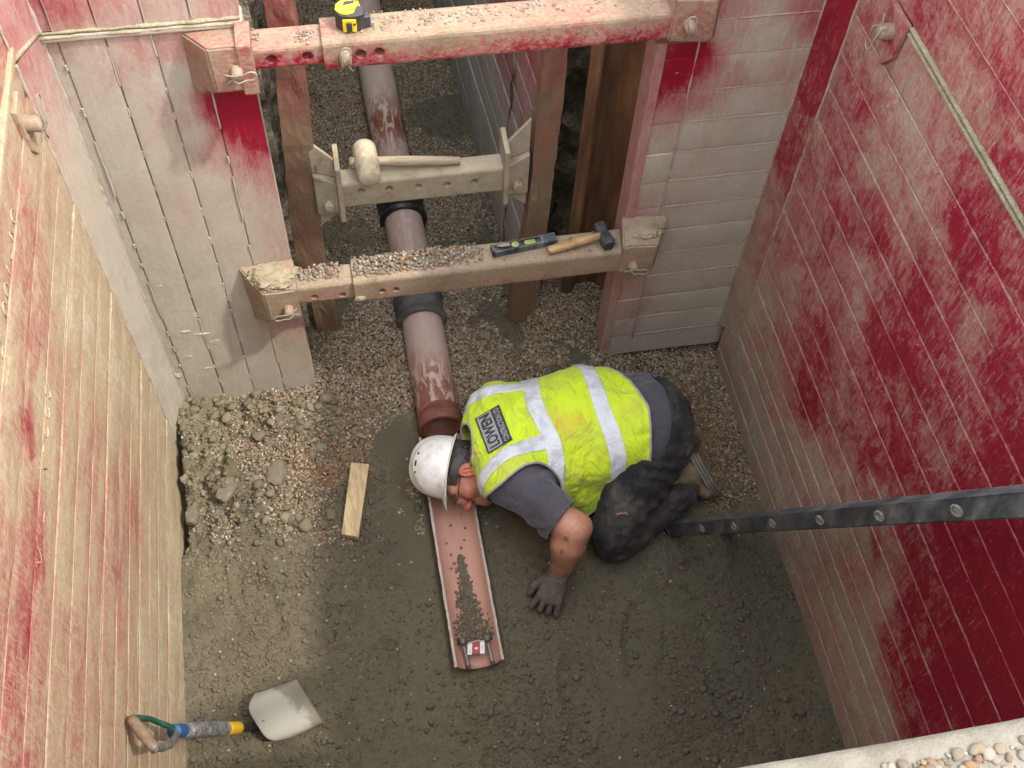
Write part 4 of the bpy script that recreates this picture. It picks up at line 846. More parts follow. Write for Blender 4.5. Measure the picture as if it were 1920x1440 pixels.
# spilled crumbs and damp spots in the channel
pts = []
for i in range(1500):
    t = rng.uniform() ** .75; y = 1.50 - .31 * t; wdt = .006 + .030 * max(0, t - .15) ** 1.2 + (.012 if t > .75 else 0); x = .233 + rng.normal(0, 1) * wdt - .004 * t
    if abs(x - .233) < .062: pts.append((x, y, .088 - math.sqrt(max(.0755 ** 2 - (x - .233) ** 2, 1e-5)) + rng.uniform(0, .006) * t))
scatter('channel_spill', np.array(pts), rng.uniform(.002, .0055, len(pts)), np.array([(.10, .088, .055)]) * rng.uniform(.7, 1.4, (len(pts), 1)), M['crumbs'], lumpy=.3, label='dark wet crumbs spilled along the inside of the half pipe', cat='soil')
for i, (px, py) in enumerate(((837, 1021), (865, 1027), (872, 1013), (846, 1041), (871, 1045), (851, 1057), (868, 1059), (856, 1067), (845, 1068), (855, 1073), (845, 985), (874, 991), (866, 965))):
    p = onz(px, py, .016); x = p[0] - .233; p[2] = .088 - math.sqrt(.0755 ** 2 - min(abs(x), .06) ** 2) + .0006
    v, f = lump(p, (.0042 + .002 * (i % 3), .0045 + .0015 * (i % 2), .0008), i, .2, 2)
    obj('mud_spot', (v, f), M['pipe_raw'], hc, smooth=True)
# sighting target standing in the channel
lt = empty('pipe_target', (.235, 1.15, .03), 'small red and white pipe target on two metal legs, lit by a laser spot', 'pipe laser target')
for s, (a, b) in enumerate((((868, 1204), (879, 1252)), ((913, 1198), (924, 1244)))):
    p, q = onz(*a, .055), onz(*b, .040)
    obj('leg', bevelled(tube([p, q], .0062, 8), .001, 1), M['steel'], lt)
    obj('foot_cap', tube([q - (q - p) * .10, q + (q - p) * .03], .0072, 10), M['blackp'], lt)
    obj('thumb_nut', tube([p + np.array([0, .006, .006]), p + np.array([0, -.012, .010])], .0085, 10), M['steel'], lt)
    obj('knob', tube([p + np.array([(-.007, .009)[s], .012, .004]), p + np.array([(-.007, .009)[s], -.004, .004])], .0075, 10), M['blackp'], lt)
c = [onz(877, 1206, .060), onz(908, 1202, .060), onz(909, 1225, .047), onz(876, 1228, .047)]
nn = np.cross(c[1] - c[0], c[3] - c[0]); nn /= np.linalg.norm(nn); nn *= -1 if nn[2] < 0 else 1
obj('target_plate', bevelled(prism(c, -nn * .006), .001, 1), M['laser_red'], lt)
for a, b in ((0.0, .27), (.73, 1.0)):
    q = [c[0] + (c[1] - c[0]) * a, c[0] + (c[1] - c[0]) * b, c[3] + (c[2] - c[3]) * b, c[3] + (c[2] - c[3]) * a]
    obj('white_panel', prism([t + nn * .0008 for t in q], nn * .0008), M['label_white'], lt)
obj('upper_rim', tube([c[0] + nn * .002, (c[0] + c[1]) / 2 + nn * .003 + (c[0] - c[3]) * .1, c[1] + nn * .002], .0022, 8), M['halfedge'], lt)
pc = c[0] * .5 + c[2] * .5 + nn * .0012; obj('laser_spot', lump(pc, (.004, .002, .0012), 3, .1, 2), M['laser_spot'], lt)

# ================================================================== LADDER
foot = onz(1252, 992, .005); rp = onz(1317, 991, .37); Ld = np.array([.0245, -.424, .905]); Ld /= np.linalg.norm(Ld)
tp_ = CC + ray(1795, 957) * ((CM @ (rp - CC))[2] * .574); Ld = tp_ - rp; Ld /= np.linalg.norm(Ld)
Hd = np.cross(Ld, [1, 0, 0]); Hd = -Hd if Hd[1] < 0 else Hd; Hd /= np.linalg.norm(Hd); Wd = np.cross(Hd, Ld); Wd = Wd if Wd[0] > 0 else -Wd
step = np.linalg.norm(tp_ - rp) / 5
lad = empty('ladder', foot, 'black ladder leaning out of the pit beside the kneeling man, seen edge-on', 'ladder')
t0, t1 = -rp[2] / Ld[2] + .004, 10.2 * step; HW = .022
Wx = Wd.copy(); _a = R(17); Hd, Wd = Hd * math.cos(_a) - Wd * math.sin(_a), Wd * math.cos(_a) + Hd * math.sin(_a)
for s, off in enumerate((0.0, .205)):
    b = rp + Wx * off; sg = 1 if s == 0 else -1; L0, L1 = b + Ld * t0, b + Ld * t1
    def sect(u0, u1, h0, h1): return prism([L0 + Wd * u0 + Hd * h0, L0 + Wd * u1 + Hd * h0, L0 + Wd * u1 + Hd * h1, L0 + Wd * u0 + Hd * h1], L1 - L0)
    u = (0, .005) if s == 0 else (.0, -.005); fl = .040 * sg
    parts = [bevelled(sect(min(u), max(u), -HW, HW), .0015, 1), bevelled(sect(min(0, fl), max(0, fl), HW - .005, HW), .0015, 1), bevelled(sect(min(0, fl), max(0, fl), -HW, -HW + .005), .0015, 1)]
    obj('stile', join(*parts), M['ladder'], lad)
for i in range(0, 10):
    p = rp + Ld * step * i; rg = obj('rung', tube([p + Wx * .004, p + Wx * .20], .013, 12), M['ladder'], lad, smooth=True)
    ring = [p - Wd * .0015 + Hd * .0105 * math.cos(t) + Ld * .0150 * math.sin(t) for t in np.linspace(0, 2 * math.pi, 20)]
    obj('rung_end', join(tube(ring, .0026, 6, caps=False), lathe(p - Wd * .0006, -Wd, [(0, .010), (.0008, .009), (.0008, 0)], 14)), M['grit'], rg)
obj('foot_pad', bevelled(prism([foot * 0 + rp + Ld * t0 - Wd * .003 - Hd * .024, rp + Ld * t0 + Wd * .034 - Hd * .024, rp + Ld * t0 + Wd * .034 + Hd * .024, rp + Ld * t0 - Wd * .003 + Hd * .024], Ld * .03), .003), M['blackp'], lad)

# ================================================================== TOOLS
# mallet on the prop
mz = .895
mr = empty('mallet', (.06, 2.40, mz), 'cream rubber mallet with a wooden handle lying on the prop', 'mallet')
h0, h1 = onz(682, 276, mz + .040), onz(693, 334, mz + .034); ax = h1 - h0
Lh = np.linalg.norm(ax); vf = lathe(h0 - ax * .06, ax, [(0, 0), (0, .026), (.004, .033), (.012, .0365), (Lh * .5, .0375), (Lh * 1.0, .0365), (Lh * 1.12 - .006, .033), (Lh * 1.12, .026), (Lh * 1.12, 0)], 36)
obj('mallet_head', vf, M['mallet'], mr, smooth=True)
k0, k1 = onz(655, 303, mz + .036), onz(862, 301, mz + .016); tt = np.linspace(0, 1, 12)
obj('handle', tube([k0 + (k1 - k0) * t for t in tt], [.014 if t < .1 else .0125 + .0035 * math.sin(3.1 * t) for t in tt], 14), M['wood_grey'], mr, smooth=True)
# spirit level
lv = empty('spirit_level', onz(980, 465, .777), 'small black spirit level with a yellow vial lying on the lower beam', 'spirit level')
a, b = onz(922, 474, .785), onz(1042, 449, .785); d, s, u = frame(b - a); Ll = np.linalg.norm(b - a)
def lvl(poly, z0, z1): return prism([a + d * x + s * y + u * z0 for x, y in poly], u * (z1 - z0))
body = [(0, -.017), (.055, -.019), (.13, -.013), (Ll, -.016), (Ll, .0165), (.0, .0165)]
fr = [bevelled(lvl([(0, .010), (Ll, .010), (Ll, .017), (0, .017)], -.004, .018), .0015, 1), bevelled(lvl([(0, -.017), (Ll, -.017), (Ll, -.011), (0, -.011)], -.004, .018), .0015, 1),
      bevelled(lvl([(0, -.017), (.008, -.017), (.008, .017), (0, .017)], -.004, .018), .0015, 1), bevelled(lvl([(Ll - .05, -.017), (Ll, -.017), (Ll, .017), (Ll - .05, .010)], -.004, .017), .0015, 1), lvl([(0, -.013), (Ll, -.013), (Ll, .013), (0, .013)], -.004, .006)]
obj('level_body', join(*fr), M['ladder'], lv)
obj('round_vial', join(lathe(a + d * .075 + s * .0, u, [(.004, .0175), (.020, .0175), (.022, .015), (.020, .0125), (.018, .0125)], 24)), M['ladder'], lv, smooth=True)
obj('vial', lathe(a + d * .075, u, [(.017, .0125), (.0185, .008), (.0185, 0)], 20), M['vial'], lv, smooth=True)
obj('vial', bevelled(lvl([(.105, -.008), (.140, -.008), (.140, .008), (.105, .008)], .004, .0165), .003), M['vial'], lv)
obj('mud_crust', lump(a + d * .045 + s * -.006 + u * .016, (.022, .007, .005), 4), M['strut'], lv, smooth=True)
# lump hammer
hm = empty('lump_hammer', onz(1133, 440, .777), 'lump hammer with a stained wooden handle and dark iron head on the lower beam', 'hammer')
a, b = onz(1028, 470, .792), onz(1128, 441, .806); tt = np.linspace(0, 1, 14)
obj('handle', tube([a + (b - a) * t for t in tt], [.0135 + .0025 * math.sin(3.0 * t) - .003 * t for t in tt], 14), M['wood_gold'], hm, smooth=True)
d, s, u = frame(b - a); c = b + d * .008
hv = []
for t, sz_ in ((-.046, .0165), (-.042, .0190), (-.022, .0195), (0, .0165), (.022, .0195), (.042, .0190), (.046, .0165)):
    hv.append([c + s * t + d * (sz_ * x) + u * (sz_ * y - .004) for x, y in ((-1, -.6), (-.6, -1), (.6, -1), (1, -.6), (1, .6), (.6, 1), (-.6, 1), (-1, .6))])
V = np.array(hv).reshape(-1, 3); Fc = [(i * 8 + j, i * 8 + (j + 1) % 8, i * 8 + 8 + (j + 1) % 8, i * 8 + 8 + j) for i in range(6) for j in range(8)] + [tuple(range(8))[::-1], tuple(range(48, 56))]
obj('hammer_head', bevelled((V, Fc), .0015, 1), M['hammer_iron'], hm)
# tape measure
tz = 1.662; tc = onz(655, 32, tz + .02)
tm = empty('tape_measure', (tc[0], tc[1], tz), 'yellow and black tape measure with scrawled marks sitting on the upper beam', 'tape measure')
ang = R(-6); d = np.array([math.cos(ang), math.sin(ang), 0]); s = np.array([-d[1], d[0], 0]); u = np.array([0, 0, 1.0]); c0 = np.array([tc[0], tc[1], tz])
def tp(x, y, z): return c0 + d * x + s * y + u * z
out = [(-.033 + .0, -.010), (-.031, .012), (-.018, .028), (.004, .033), (.020, .028), (.028, .014), (.036, .004), (.036, -.020), (.026, -.027), (.0, -.031), (-.020, -.027)]
obj('case', bevelled(prism([tp(x, y, .0) for x, y in out], u * .046), .005, 3), M['blackp'], tm)
obj('yellow_cover', bevelled(prism([tp(x * .86 - .003, y * .84 + .001, .0445) for x, y in out[:6] + [(.020, -.012), (.018, -.024)] + out[9:]], u * .0045), .0015, 2), M['yellow'], tm)
obj('cover_label', bevelled(prism([tp(x, y, .0485) for x, y in ((-.014, .004), (.012, .012), (.014, .024), (-.010, .020))], u * .001), .0004, 1), M['blackp'], tm)
obj('yellow_cover', bevelled(prism([tp(x, y, .0445) for x, y in ((.021, .006), (.026, .004), (.022, .022), (.017, .022))], u * .0045), .001, 1), M['yellow'], tm)
fp = [(-.013, -.0285), (.017, -.0285)]
q0, q1 = tp(-.015, -.0305, .004), tp(.017, -.0295, .004); fn = np.cross(q1 - q0, u); fn /= np.linalg.norm(fn)
obj('front_panel', bevelled(prism([q0, q1, q1 + u * .033, q0 + u * .034], fn * .004), .002, 2), M['orange_yellow'], tm)
g0, g1 = q0 + (q1 - q0) * .28 + fn * .004, q0 + (q1 - q0) * .68 + fn * .004
obj('lock_button', bevelled(prism([g0 + u * .004, g1 + u * .004, g1 + u * .028, g0 + u * .028], fn * .005), .002, 2), M['blackp'], tm)
e0, e1 = q0 + (q1 - q0) * .76 + fn * .0035, q0 + (q1 - q0) * .95 + fn * .0035
obj('front_emblem', prism([e0 + u * .018, e1 + u * .018, e1 + u * .025, e0 + u * .023], fn * .001), M['blackp'], tm)
obj('nozzle', bevelled(prism([tp(.034, -.020, .004), tp(.048, -.016, .004), (tp(.048, .0, .004)), tp(.034, .004, .004)], u * .030), .002, 1), M['blackp'], tm)
obj('tape_hook', join(prism([tp(.048, -.015, .006), tp(.050, -.015, .006), tp(.050, -.001, .006), tp(.048, -.001, .006)], u * .024), prism([tp(.049, -.013, .0), tp(.056, -.012, .0), tp(.056, -.004, .0), tp(.049, -.004, .0)], u * .012)), M['steel'], tm)
scr = [[(0, 0), (.0, .009), (.006, .009)], [(0, .005), (.005, .005)], [(.008, .001), (.008, .009), (.011, .004), (.014, .010), (.014, .002)], [(.018, .002), (.018, .010), (.023, .009), (.024, .004), (.018, .002)]]
obj('scrawl', join(*[tube([tp(-.012 + x, -.018 + y * .9 + x * .25, .0493) for x, y in st], .0007, 5) for st in scr]), M['blackp'], tm)
# timber offcut
c = [onz(640, 1001, .046), onz(672, 1007, .046), onz(692, 870, .078), onz(658, 867, .078)]
tb = bevelled(prism(c, (0, 0, -.024)), .0015, 1)
tag(obj('timber_offcut', tb, M['wood'], origin=(-.09, 1.76, 0)), 'short pale timber offcut with dirty spots lying on the bedding', 'timber')
for_spots = []
# shovel
P0, P1 = onz(462, 1364, .055), onx(258, 1374, WL + .028)
sv = empty('shovel', onz(540, 1340, .0), 'square mouthed shovel with taped shaft leaning on the left wall, blade on the floor', 'shovel')
SD = (P1 - P0) / np.linalg.norm(P1 - P0); SL = np.linalg.norm(P1 - P0)
def on_shaft(px):
    def X(t): p = CM @ (P0 + (P1 - P0) * t - CC); return F_PX * p[0] / p[2] + 960
    lo, hi = -.6, 1.3
    for _ in range(50):
        m_ = (lo + hi) / 2
        if X(m_) > px: lo = m_
        else: hi = m_
    return P0 + (P1 - P0) * lo
def run(name, a, b, r0, r1, mat, n=16, par=None):
    A, B = on_shaft(a), on_shaft(b); tt = np.linspace(0, 1, 10)
    return obj(name, tube([A + (B - A) * t for t in tt], [r0 + (r1 - r0) * t for t in tt], n), mat, par or sv, smooth=True)
run('socket', 485, 440, .0125, .0135, M['blackp']); run('ferrule', 447, 424, .0185, .0185, M['orange_yellow'])
A, B = on_shaft(424), on_shaft(344); tt = np.linspace(0, 1, 70)
obj('taped_shaft', tube([A + (B - A) * t for t in tt], [.0165 + .0028 * abs(math.sin(40 * t)) + rng.uniform(0, .0016) for t in tt], 18), M['tape'], sv)
run('collar', 346, 326, .0175, .0185, M['blue'])
# D handle: grip bar and two arms
base_ = on_shaft(332); g0, g1 = onx(247, 1349, WL + .020), onx(288, 1401, WL + .075)
def arm(g, name, mat, bow):
    mid = (base_ + g) / 2 + bow; pts = [base_, base_ * .7 + mid * .3 + bow * .2, mid, mid * .4 + g * .6 + bow * .25, g]; P = []
    for i in range(4):
        for t in np.linspace(0, 1, 5)[:-1]: P.append(pts[i] * (1 - t) + pts[i + 1] * t)
    P.append(pts[-1]); obj(name, tube(P, [.0125 - .003 * math.sin(3.14 * i / (len(P) - 1)) for i in range(len(P))], 12, sx=.75), mat, sv, smooth=True)
gd = (g1 - g0) / np.linalg.norm(g1 - g0)
arm(g0, 'handle_arm', M['green'], -gd * .024); arm(g1, 'handle_arm', M['steel'], gd * .022)
tt = np.linspace(-.04, 1.04, 12)
obj('grip', tube([g0 + (g1 - g0) * t for t in tt], [.0125 + .0020 * math.sin(3.14 * max(0, min(1, t))) for t in tt], 18), M['wood_brown'], sv, smooth=True)
obj('end_cap', tube([g1 + gd * .003, g1 + gd * .008], .0120, 18), M['steel'], sv, smooth=True)
# blade: dished plate
bc = [onz(455, 1317, .062), onz(510, 1404, .045), onz(608, 1355, .012), onz(557, 1273, .020)]   # rear-far, rear-near, tip-near, tip-far
nu, nv = 26, 22; V = []; Wt = []
for i in range(nu):
    for j in range(nv):
        a, b = i / (nu - 1), j / (nv - 1); rear = bc[0] + (bc[1] - bc[0]) * b; tip = bc[3] + (bc[2] - bc[3]) * b
        back = .045 * (abs(2 * b - 1) ** 5) * (1 if True else 0)                              # rounded rear corners
        aa_ = back / np.linalg.norm(tip - rear) + a * (1 - back / np.linalg.norm(tip - rear))
        p = rear + (tip - rear) * aa_
        p = p + np.array([0, 0, 1]) * (.020 * abs(2 * b - 1) ** 6 * (1 - .8 * a) + .010 * (1 - a) ** 6 - .006 * math.sin(3.14 * a) * (1 - (2 * b - 1) ** 2))
        V.append(p); Wt.append(np.clip((aa_ - .62) * 2.2 + .45 - .45 * b, 0, 1.2))
V = np.array(V); k = nv; top = [(i * k + j, (i + 1) * k + j, (i + 1) * k + j + 1, i * k + j + 1) for i in range(nu - 1) for j in range(k - 1)]
V2 = V - np.array([0, 0, .0022]); n0 = len(V)
edge = [i * k for i in range(nu)] + [(nu - 1) * k + j for j in range(1, k)] + [i * k + k - 1 for i in range(nu - 2, -1, -1)] + [j for j in range(k - 2, 0, -1)]
Fc = top + [tuple(q + n0 for q in t[::-1]) for t in top] + [(edge[i], edge[(i + 1) % len(edge)], edge[(i + 1) % len(edge)] + n0, edge[i] + n0) for i in range(len(edge))]
obj('blade', (np.concatenate([V, V2]), Fc), M['blade'], sv, smooth=True, attrs={'wet': np.r_[Wt, Wt]})
rc = (bc[0] + bc[1]) / 2; obj('blade_strap', tube([on_shaft(470), on_shaft(486) * .5 + rc * .5 + np.array([0, 0, .006]), rc + (bc[3] - bc[0]) * .12 + np.array([0, 0, .002])], [.0125, .0125, .006], 14), M['blackp'], sv, smooth=True)

# ================================================================== THE MAN
def snets(Fv, o, h):
    """surface nets: smooth closed surface of the field's zero level"""
    ins = Fv < 0; nx, ny, nz = Fv.shape; cnt = np.zeros((nx - 1, ny - 1, nz - 1), np.int8)
    sl = lambda A, i, j, k: A[i:nx - 1 + i, j:ny - 1 + j, k:nz - 1 + k]
    for i in (0, 1):
        for j in (0, 1):
            for k in (0, 1): cnt += sl(ins, i, j, k)
    act = (cnt > 0) & (cnt < 8); idx = np.argwhere(act); vid = np.full(act.shape, -1, np.int64); vid[act] = np.arange(len(idx))
    acc = np.zeros((len(idx), 3)); num = np.zeros(len(idx)); I, J, K = idx.T
    C = [(i, j, k) for i in (0, 1) for j in (0, 1) for k in (0, 1)]
    for a in C:
        for ax in range(3):
            if a[ax]: continue
            b = list(a); b[ax] = 1
            fa = Fv[I + a[0], J + a[1], K + a[2]]; fb = Fv[I + b[0], J + b[1], K + b[2]]; m = (fa < 0) != (fb < 0)
            t = np.where(m, fa / np.where(m, fa - fb, 1), 0); p = np.array(a, float)[None].repeat(len(idx), 0); p[:, ax] += t
            acc += p * m[:, None]; num += m
    V = np.array(o) + h * (idx + acc / num[:, None]); Q = []
    for ax in range(3):
        sh = [slice(1, -1)] * 3; sh[ax] = slice(0, -1); A = Fv[tuple(sh)]; sh2 = list(sh); sh2[ax] = slice(1, None); B = Fv[tuple(sh2)]
        e = np.argwhere((A < 0) != (B < 0)); s = A[tuple(e.T)] < 0
        off = np.ones(3, int); off[ax] = 0; e = e + off; u, v = (ax + 1) % 3, (ax + 2) % 3
        def cell(du, dv): q = e.copy(); q[:, u] -= du; q[:, v] -= dv; return vid[tuple(q.T)]
        q = np.stack([cell(0, 0), cell(1, 0), cell(1, 1), cell(0, 1)], 1)
        q[~s] = q[~s][:, ::-1]; Q.append(q)
    Q = np.concatenate(Q); return V, Q[(Q >= 0).all(1)]
class Grid:
    def __init__(s, lo, hi, h):
        s.o, s.h = np.array(lo, float), h; n = [int((b - a) / h) + 2 for a, b in zip(lo, hi)]
        s.X, s.Y, s.Z = [x.astype(np.float32) for x in np.meshgrid(*[lo[i] + h * np.arange(n[i]) for i in range(3)], indexing='ij', sparse=True)]
        s.F = np.full(n, 9.0, np.float32)
    def add(s, d, k=0.0):
        if k: hh = np.clip(.5 + .5 * (d - s.F) / k, 0, 1); s.F = d * (1 - hh) + s.F * hh - k * hh * (1 - hh)
        else: s.F = np.minimum(s.F, d)
    def cut(s, d, k=0.0):
        d = -d
        if k: hh = np.clip(.5 - .5 * (d - s.F) / k, 0, 1); s.F = d * (1 - hh) + s.F * hh + k * hh * (1 - hh)
        else: s.F = np.maximum(s.F, d)
    def cone(s, a, b, ra, rb):
        a, b = np.array(a, float), np.array(b, float); v = b - a; L2 = v @ v
        t = np.clip(((s.X - a[0]) * v[0] + (s.Y - a[1]) * v[1] + (s.Z - a[2]) * v[2]) / L2, 0, 1)
        return np.sqrt((s.X - a[0] - t * v[0]) ** 2 + (s.Y - a[1] - t * v[1]) ** 2 + (s.Z - a[2] - t * v[2]) ** 2) - (ra + (rb - ra) * t)
    def ell(s, c, r, B=None):
        c = np.array(c, float); B = np.eye(3) if B is None else np.array(B, float); q = []
        for i in range(3): q.append(((s.X - c[0]) * B[i][0] + (s.Y - c[1]) * B[i][1] + (s.Z - c[2]) * B[i][2]) / r[i])
        k0 = np.sqrt(q[0] ** 2 + q[1] ** 2 + q[2] ** 2); k1 = np.sqrt((q[0] / r[0]) ** 2 + (q[1] / r[1]) ** 2 + (q[2] / r[2]) ** 2)
        return k0 * (k0 - 1) / np.maximum(k1, 1e-6)
    def mesh(s): return snets(s.F, s.o, s.h)
def vnorm(V, Q):
    n = np.cross(V[Q[:, 2]] - V[Q[:, 0]], V[Q[:, 3 if Q.shape[1] > 3 else 2]] - V[Q[:, 1 if Q.shape[1] > 3 else 0]]) if Q.shape[1] > 3 else np.cross(V[Q[:, 1]] - V[Q[:, 0]], V[Q[:, 2]] - V[Q[:, 0]])
    N = np.zeros_like(V)
    for i in range(Q.shape[1]): np.add.at(N, Q[:, i], n)
    return N / np.maximum(np.linalg.norm(N, axis=1), 1e-9)[:, None]
def clip_mesh(V, T, *fields):
    """keep the part where every field is positive, with clean cut edges"""
    V = np.asarray(V); T = np.asarray(T)
    if T.shape[1] == 4: T = np.concatenate([T[:, [0, 1, 2]], T[:, [0, 2, 3]]])
    fl = [np.asarray(f, float) for f in fields]
    for n in range(len(fl)):
        f = fl[n]; pos = f > 0; c = pos[T].sum(1); keep = T[c == 3].tolist(); newV, newF, cache = [], [[] for _ in fl], {}
        def mid(a, b):
            k = (min(a, b), max(a, b))
            if k not in cache:
                t = f[a] / (f[a] - f[b]); cache[k] = len(V) + len(newV); newV.append(V[a] + (V[b] - V[a]) * t)
                for q in range(len(fl)): newF[q].append(fl[q][a] + (fl[q][b] - fl[q][a]) * t)
            return cache[k]
        for tri in T[(c == 1) | (c == 2)].tolist():
            poly = []
            for i in range(3):
                a, b = tri[i], tri[(i + 1) % 3]
                if pos[a]: poly.append(a)
                if pos[a] != pos[b]: poly.append(mid(a, b))
            for i in range(1, len(poly) - 1): keep.append([poly[0], poly[i], poly[i + 1]])
        if newV: V = np.concatenate([V, np.array(newV)]); fl = [np.r_[x, y] for x, y in zip(fl, newF)]
        T = np.array(keep)
    used, inv = np.unique(T, return_inverse=True); return V[used], inv.reshape(T.shape)
def shell(V, T, th):
    """give a clipped sheet real thickness, closing its rim"""
    N = vnorm(V, T); n = len(V); E = {}
    for t in T.tolist():
        for i in range(3): E[(t[i], t[(i + 1) % 3])] = 1
    rim = [(a, b) for a, b in E if (b, a) not in E]
    F2 = np.concatenate([T, T[:, ::-1] + n, np.array([(b, a, a + n) for a, b in rim] + [(b, a + n, b + n) for a, b in rim])])
    return np.concatenate([V, V - N * th]), F2, rim
def smoothv(V, T, it=2, lam=.5):
    V = V.copy(); e = np.concatenate([T[:, [i, (i + 1) % T.shape[1]]] for i in range(T.shape[1])]); e = np.concatenate([e, e[:, ::-1]])
    cnt = np.bincount(e[:, 0], minlength=len(V))[:, None]
    for _ in range(it):
        S = np.zeros_like(V); np.add.at(S, e[:, 0], V[e[:, 1]]); V += lam * (S / np.maximum(cnt, 1) - V)
    return V

man = empty('person', (.72, 1.74, 0), 'kneeling man bent low over the pipe in white hard hat and yellow hi-vis vest', 'person')
# joints (metres, pit coordinates)
SHL, ELL, WRL = np.array([.405, 1.60, .305]), np.array([.577, 1.420, .264]), np.array([.533, 1.352, .088])
SHR, ELR, WRR = np.array([.41, 1.90, .20]), np.array([.46, 1.90, .075]), np.array([.34, 1.80, .05])
# head axes: u = crown, l = left ear (up towards the sky), f = face
hu = np.array([-.945, .315, .06]); hu /= np.linalg.norm(hu); hl = np.array([-.06, -.47, .88]); hl -= hu * (hl @ hu); hl /= np.linalg.norm(hl); hf = np.cross(hl, hu)
HS = .88; HC = onz(873, 886, .222) - hl * .066; HB = [hf, hl, hu]
def hp(f, l, u): return HC + HS * (hf * f + hl * l + hu * u)
# ---- skin: head, neck, trunk and both arms as one surface
g = Grid((.10, 1.26, .0), (.78, 1.99, .40), .0028)
g.add(g.ell((.52, 1.77, .235), (.20, .165, .105))); g.add(g.cone((.40, 1.66, .26), (.40, 1.88, .24), .07, .065), .05); g.add(g.ell((.66, 1.78, .24), (.13, .16, .11)), .05)
g.add(g.cone(hp(-.02, 0, -.05), (.415, 1.765, .235), .056, .072), .03)
g.add(g.cone(SHL + np.array([.02, .01, -.02]), SHL * .5 + ELL * .5, .052, .054), .03); g.add(g.cone(SHL * .45 + ELL * .55, ELL, .056, .050), .02)
g.add(g.cone(ELL, ELL * .68 + WRL * .32, .049, .054), .03); g.add(g.cone(ELL * .68 + WRL * .32, WRL, .054, .034), .02); g.add(g.ell(ELL + np.array([.030, .004, -.002]), (.030, .032, .034)), .025)
g.add(g.cone(SHR, ELR, .06, .045), .04); g.add(g.cone(ELR, WRR, .045, .032), .02)
g.add(g.ell(hp(-.012, 0, .045), (HS * .100, HS * .078, HS * .098), HB), .03)                         # cranium
g.add(g.cone(hp(.035, 0, -.015), hp(.060, 0, -.070), HS * .064, HS * .046), .03)               # face block
g.add(g.cone(hp(.078, .012, -.092), hp(.078, -.012, -.092), HS * .026, HS * .026), .025)       # chin
g.add(g.cone(hp(.005, .055, -.055), hp(.060, .030, -.090), HS * .022, HS * .020), .025); g.add(g.cone(hp(.005, -.055, -.055), hp(.060, -.030, -.090), HS * .022, HS * .020), .025)
g.add(g.cone(hp(.072, .040, .030), hp(.080, -.040, .030), HS * .017, HS * .017), .02)          # brow
for s in (1, -1):
    g.add(g.ell(hp(.066, s * .043, -.022), (HS * .024, HS * .021, HS * .018), HB), .025)             # cheek
    g.cut(g.ell(hp(.106, s * .034, .008), (HS * .020, HS * .017, HS * .011), HB), .012)             # eye socket
    g.add(g.ell(hp(.078, s * .033, .008), (HS * .0135, HS * .0135, HS * .0125), HB), .003)           # eye
    g.add(g.ell(hp(.088, s * .034, .0155), (HS * .010, HS * .017, HS * .005), HB), .004)             # upper lid
    g.add(g.ell(hp(.116, s * .011, -.034), (HS * .013, HS * .010, HS * .010), HB), .008)             # nostril wing
g.add(g.cone(hp(.092, 0, .016), hp(.124, 0, -.026), HS * .010, HS * .0135), .010); g.add(g.ell(hp(.124, 0, -.030), (HS * .015, HS * .014, HS * .012), HB), .008)
g.cut(g.cone(hp(.092, .030, -.042), hp(.084, .044, -.062), .004, .004), .006); g.cut(g.cone(hp(.098, .002, -.046), hp(.096, -.002, -.048), .006, .006), .006)
g.add(g.ell(hp(.100, 0, -.060), (HS * .012, HS * .024, HS * .0075), HB), .006); g.add(g.ell(hp(.098, 0, -.072), (HS * .012, HS * .021, HS * .007), HB), .006); g.cut(g.ell(hp(.114, 0, -.0655), (HS * .009, HS * .024, HS * .0022), HB), .003)
# ear
er = R(18); ef = hf * math.cos(er) + hu * -math.sin(er); eu = hu * math.cos(er) + hf * math.sin(er); el = hl * .93 - ef * .36; el /= np.linalg.norm(el); ef2 = np.cross(eu, el) * -1
EB = [ef2, el, eu]; ec = hp(-.012, .078, -.008)
g.add(g.ell(ec, (.0255, .0115, .0365), EB), .003); g.cut(g.ell(ec + el * .0115 + ef2 * .003, (.0170, .0150, .0265), EB), .0015); g.add(g.ell(ec + ef2 * .013 + el * .002, (.006, .007, .008), EB), .003); g.add(g.cone(ec + el * .004 - ef2 * .006 + eu * .018, ec + el * .003 - ef2 * .008 - eu * .012, .0036, .0036), .003); g.add(g.ell(ec - eu * .031 + el * .002, (.009, .006, .010), EB), .004)
V, Q = g.mesh(); V = smoothv(V, Q, 1, .4)
ecr = (V - ec) @ np.array(EB).T
hl_ = (V - HC) @ np.array(HB).T / HS
inhead = np.clip((.40 - np.linalg.norm(V - HC, axis=1) * 2.4) * 8, 0, 1)
flush = np.exp(-(np.linalg.norm(ecr / np.array([.034, .02, .045]), axis=1)) ** 2) + np.exp(-((hl_[:, 0] - .125) / .022) ** 2 - ((hl_[:, 2] + .03) / .025) ** 2) + .45 * inhead * (hl_[:, 2] < .03)
ta = np.clip(((V - ELL) @ (WRL - ELL)) / ((WRL - ELL) @ (WRL - ELL)), -1, 1.2); near_arm = np.linalg.norm(V - (ELL + np.clip(ta, 0, 1)[:, None] * (WRL - ELL)), axis=1) < .085
tan = np.where(near_arm, np.clip((ta - .10) * 1.9, 0, 1), 0) * np.clip(.55 - (V[:, 0] - .56) * 9, 0.25, 1); tat = np.where(near_arm, np.clip(1.0 - abs(ta - .3) * 1.6, 0, 1) * np.clip(1.1 - np.linalg.norm(V - (ELL + np.array([.045, 0, .02])), axis=1) / .045 * .5, 0, 1) + .2, 0)
Nn = vnorm(V, Q); ink = np.zeros(len(V))
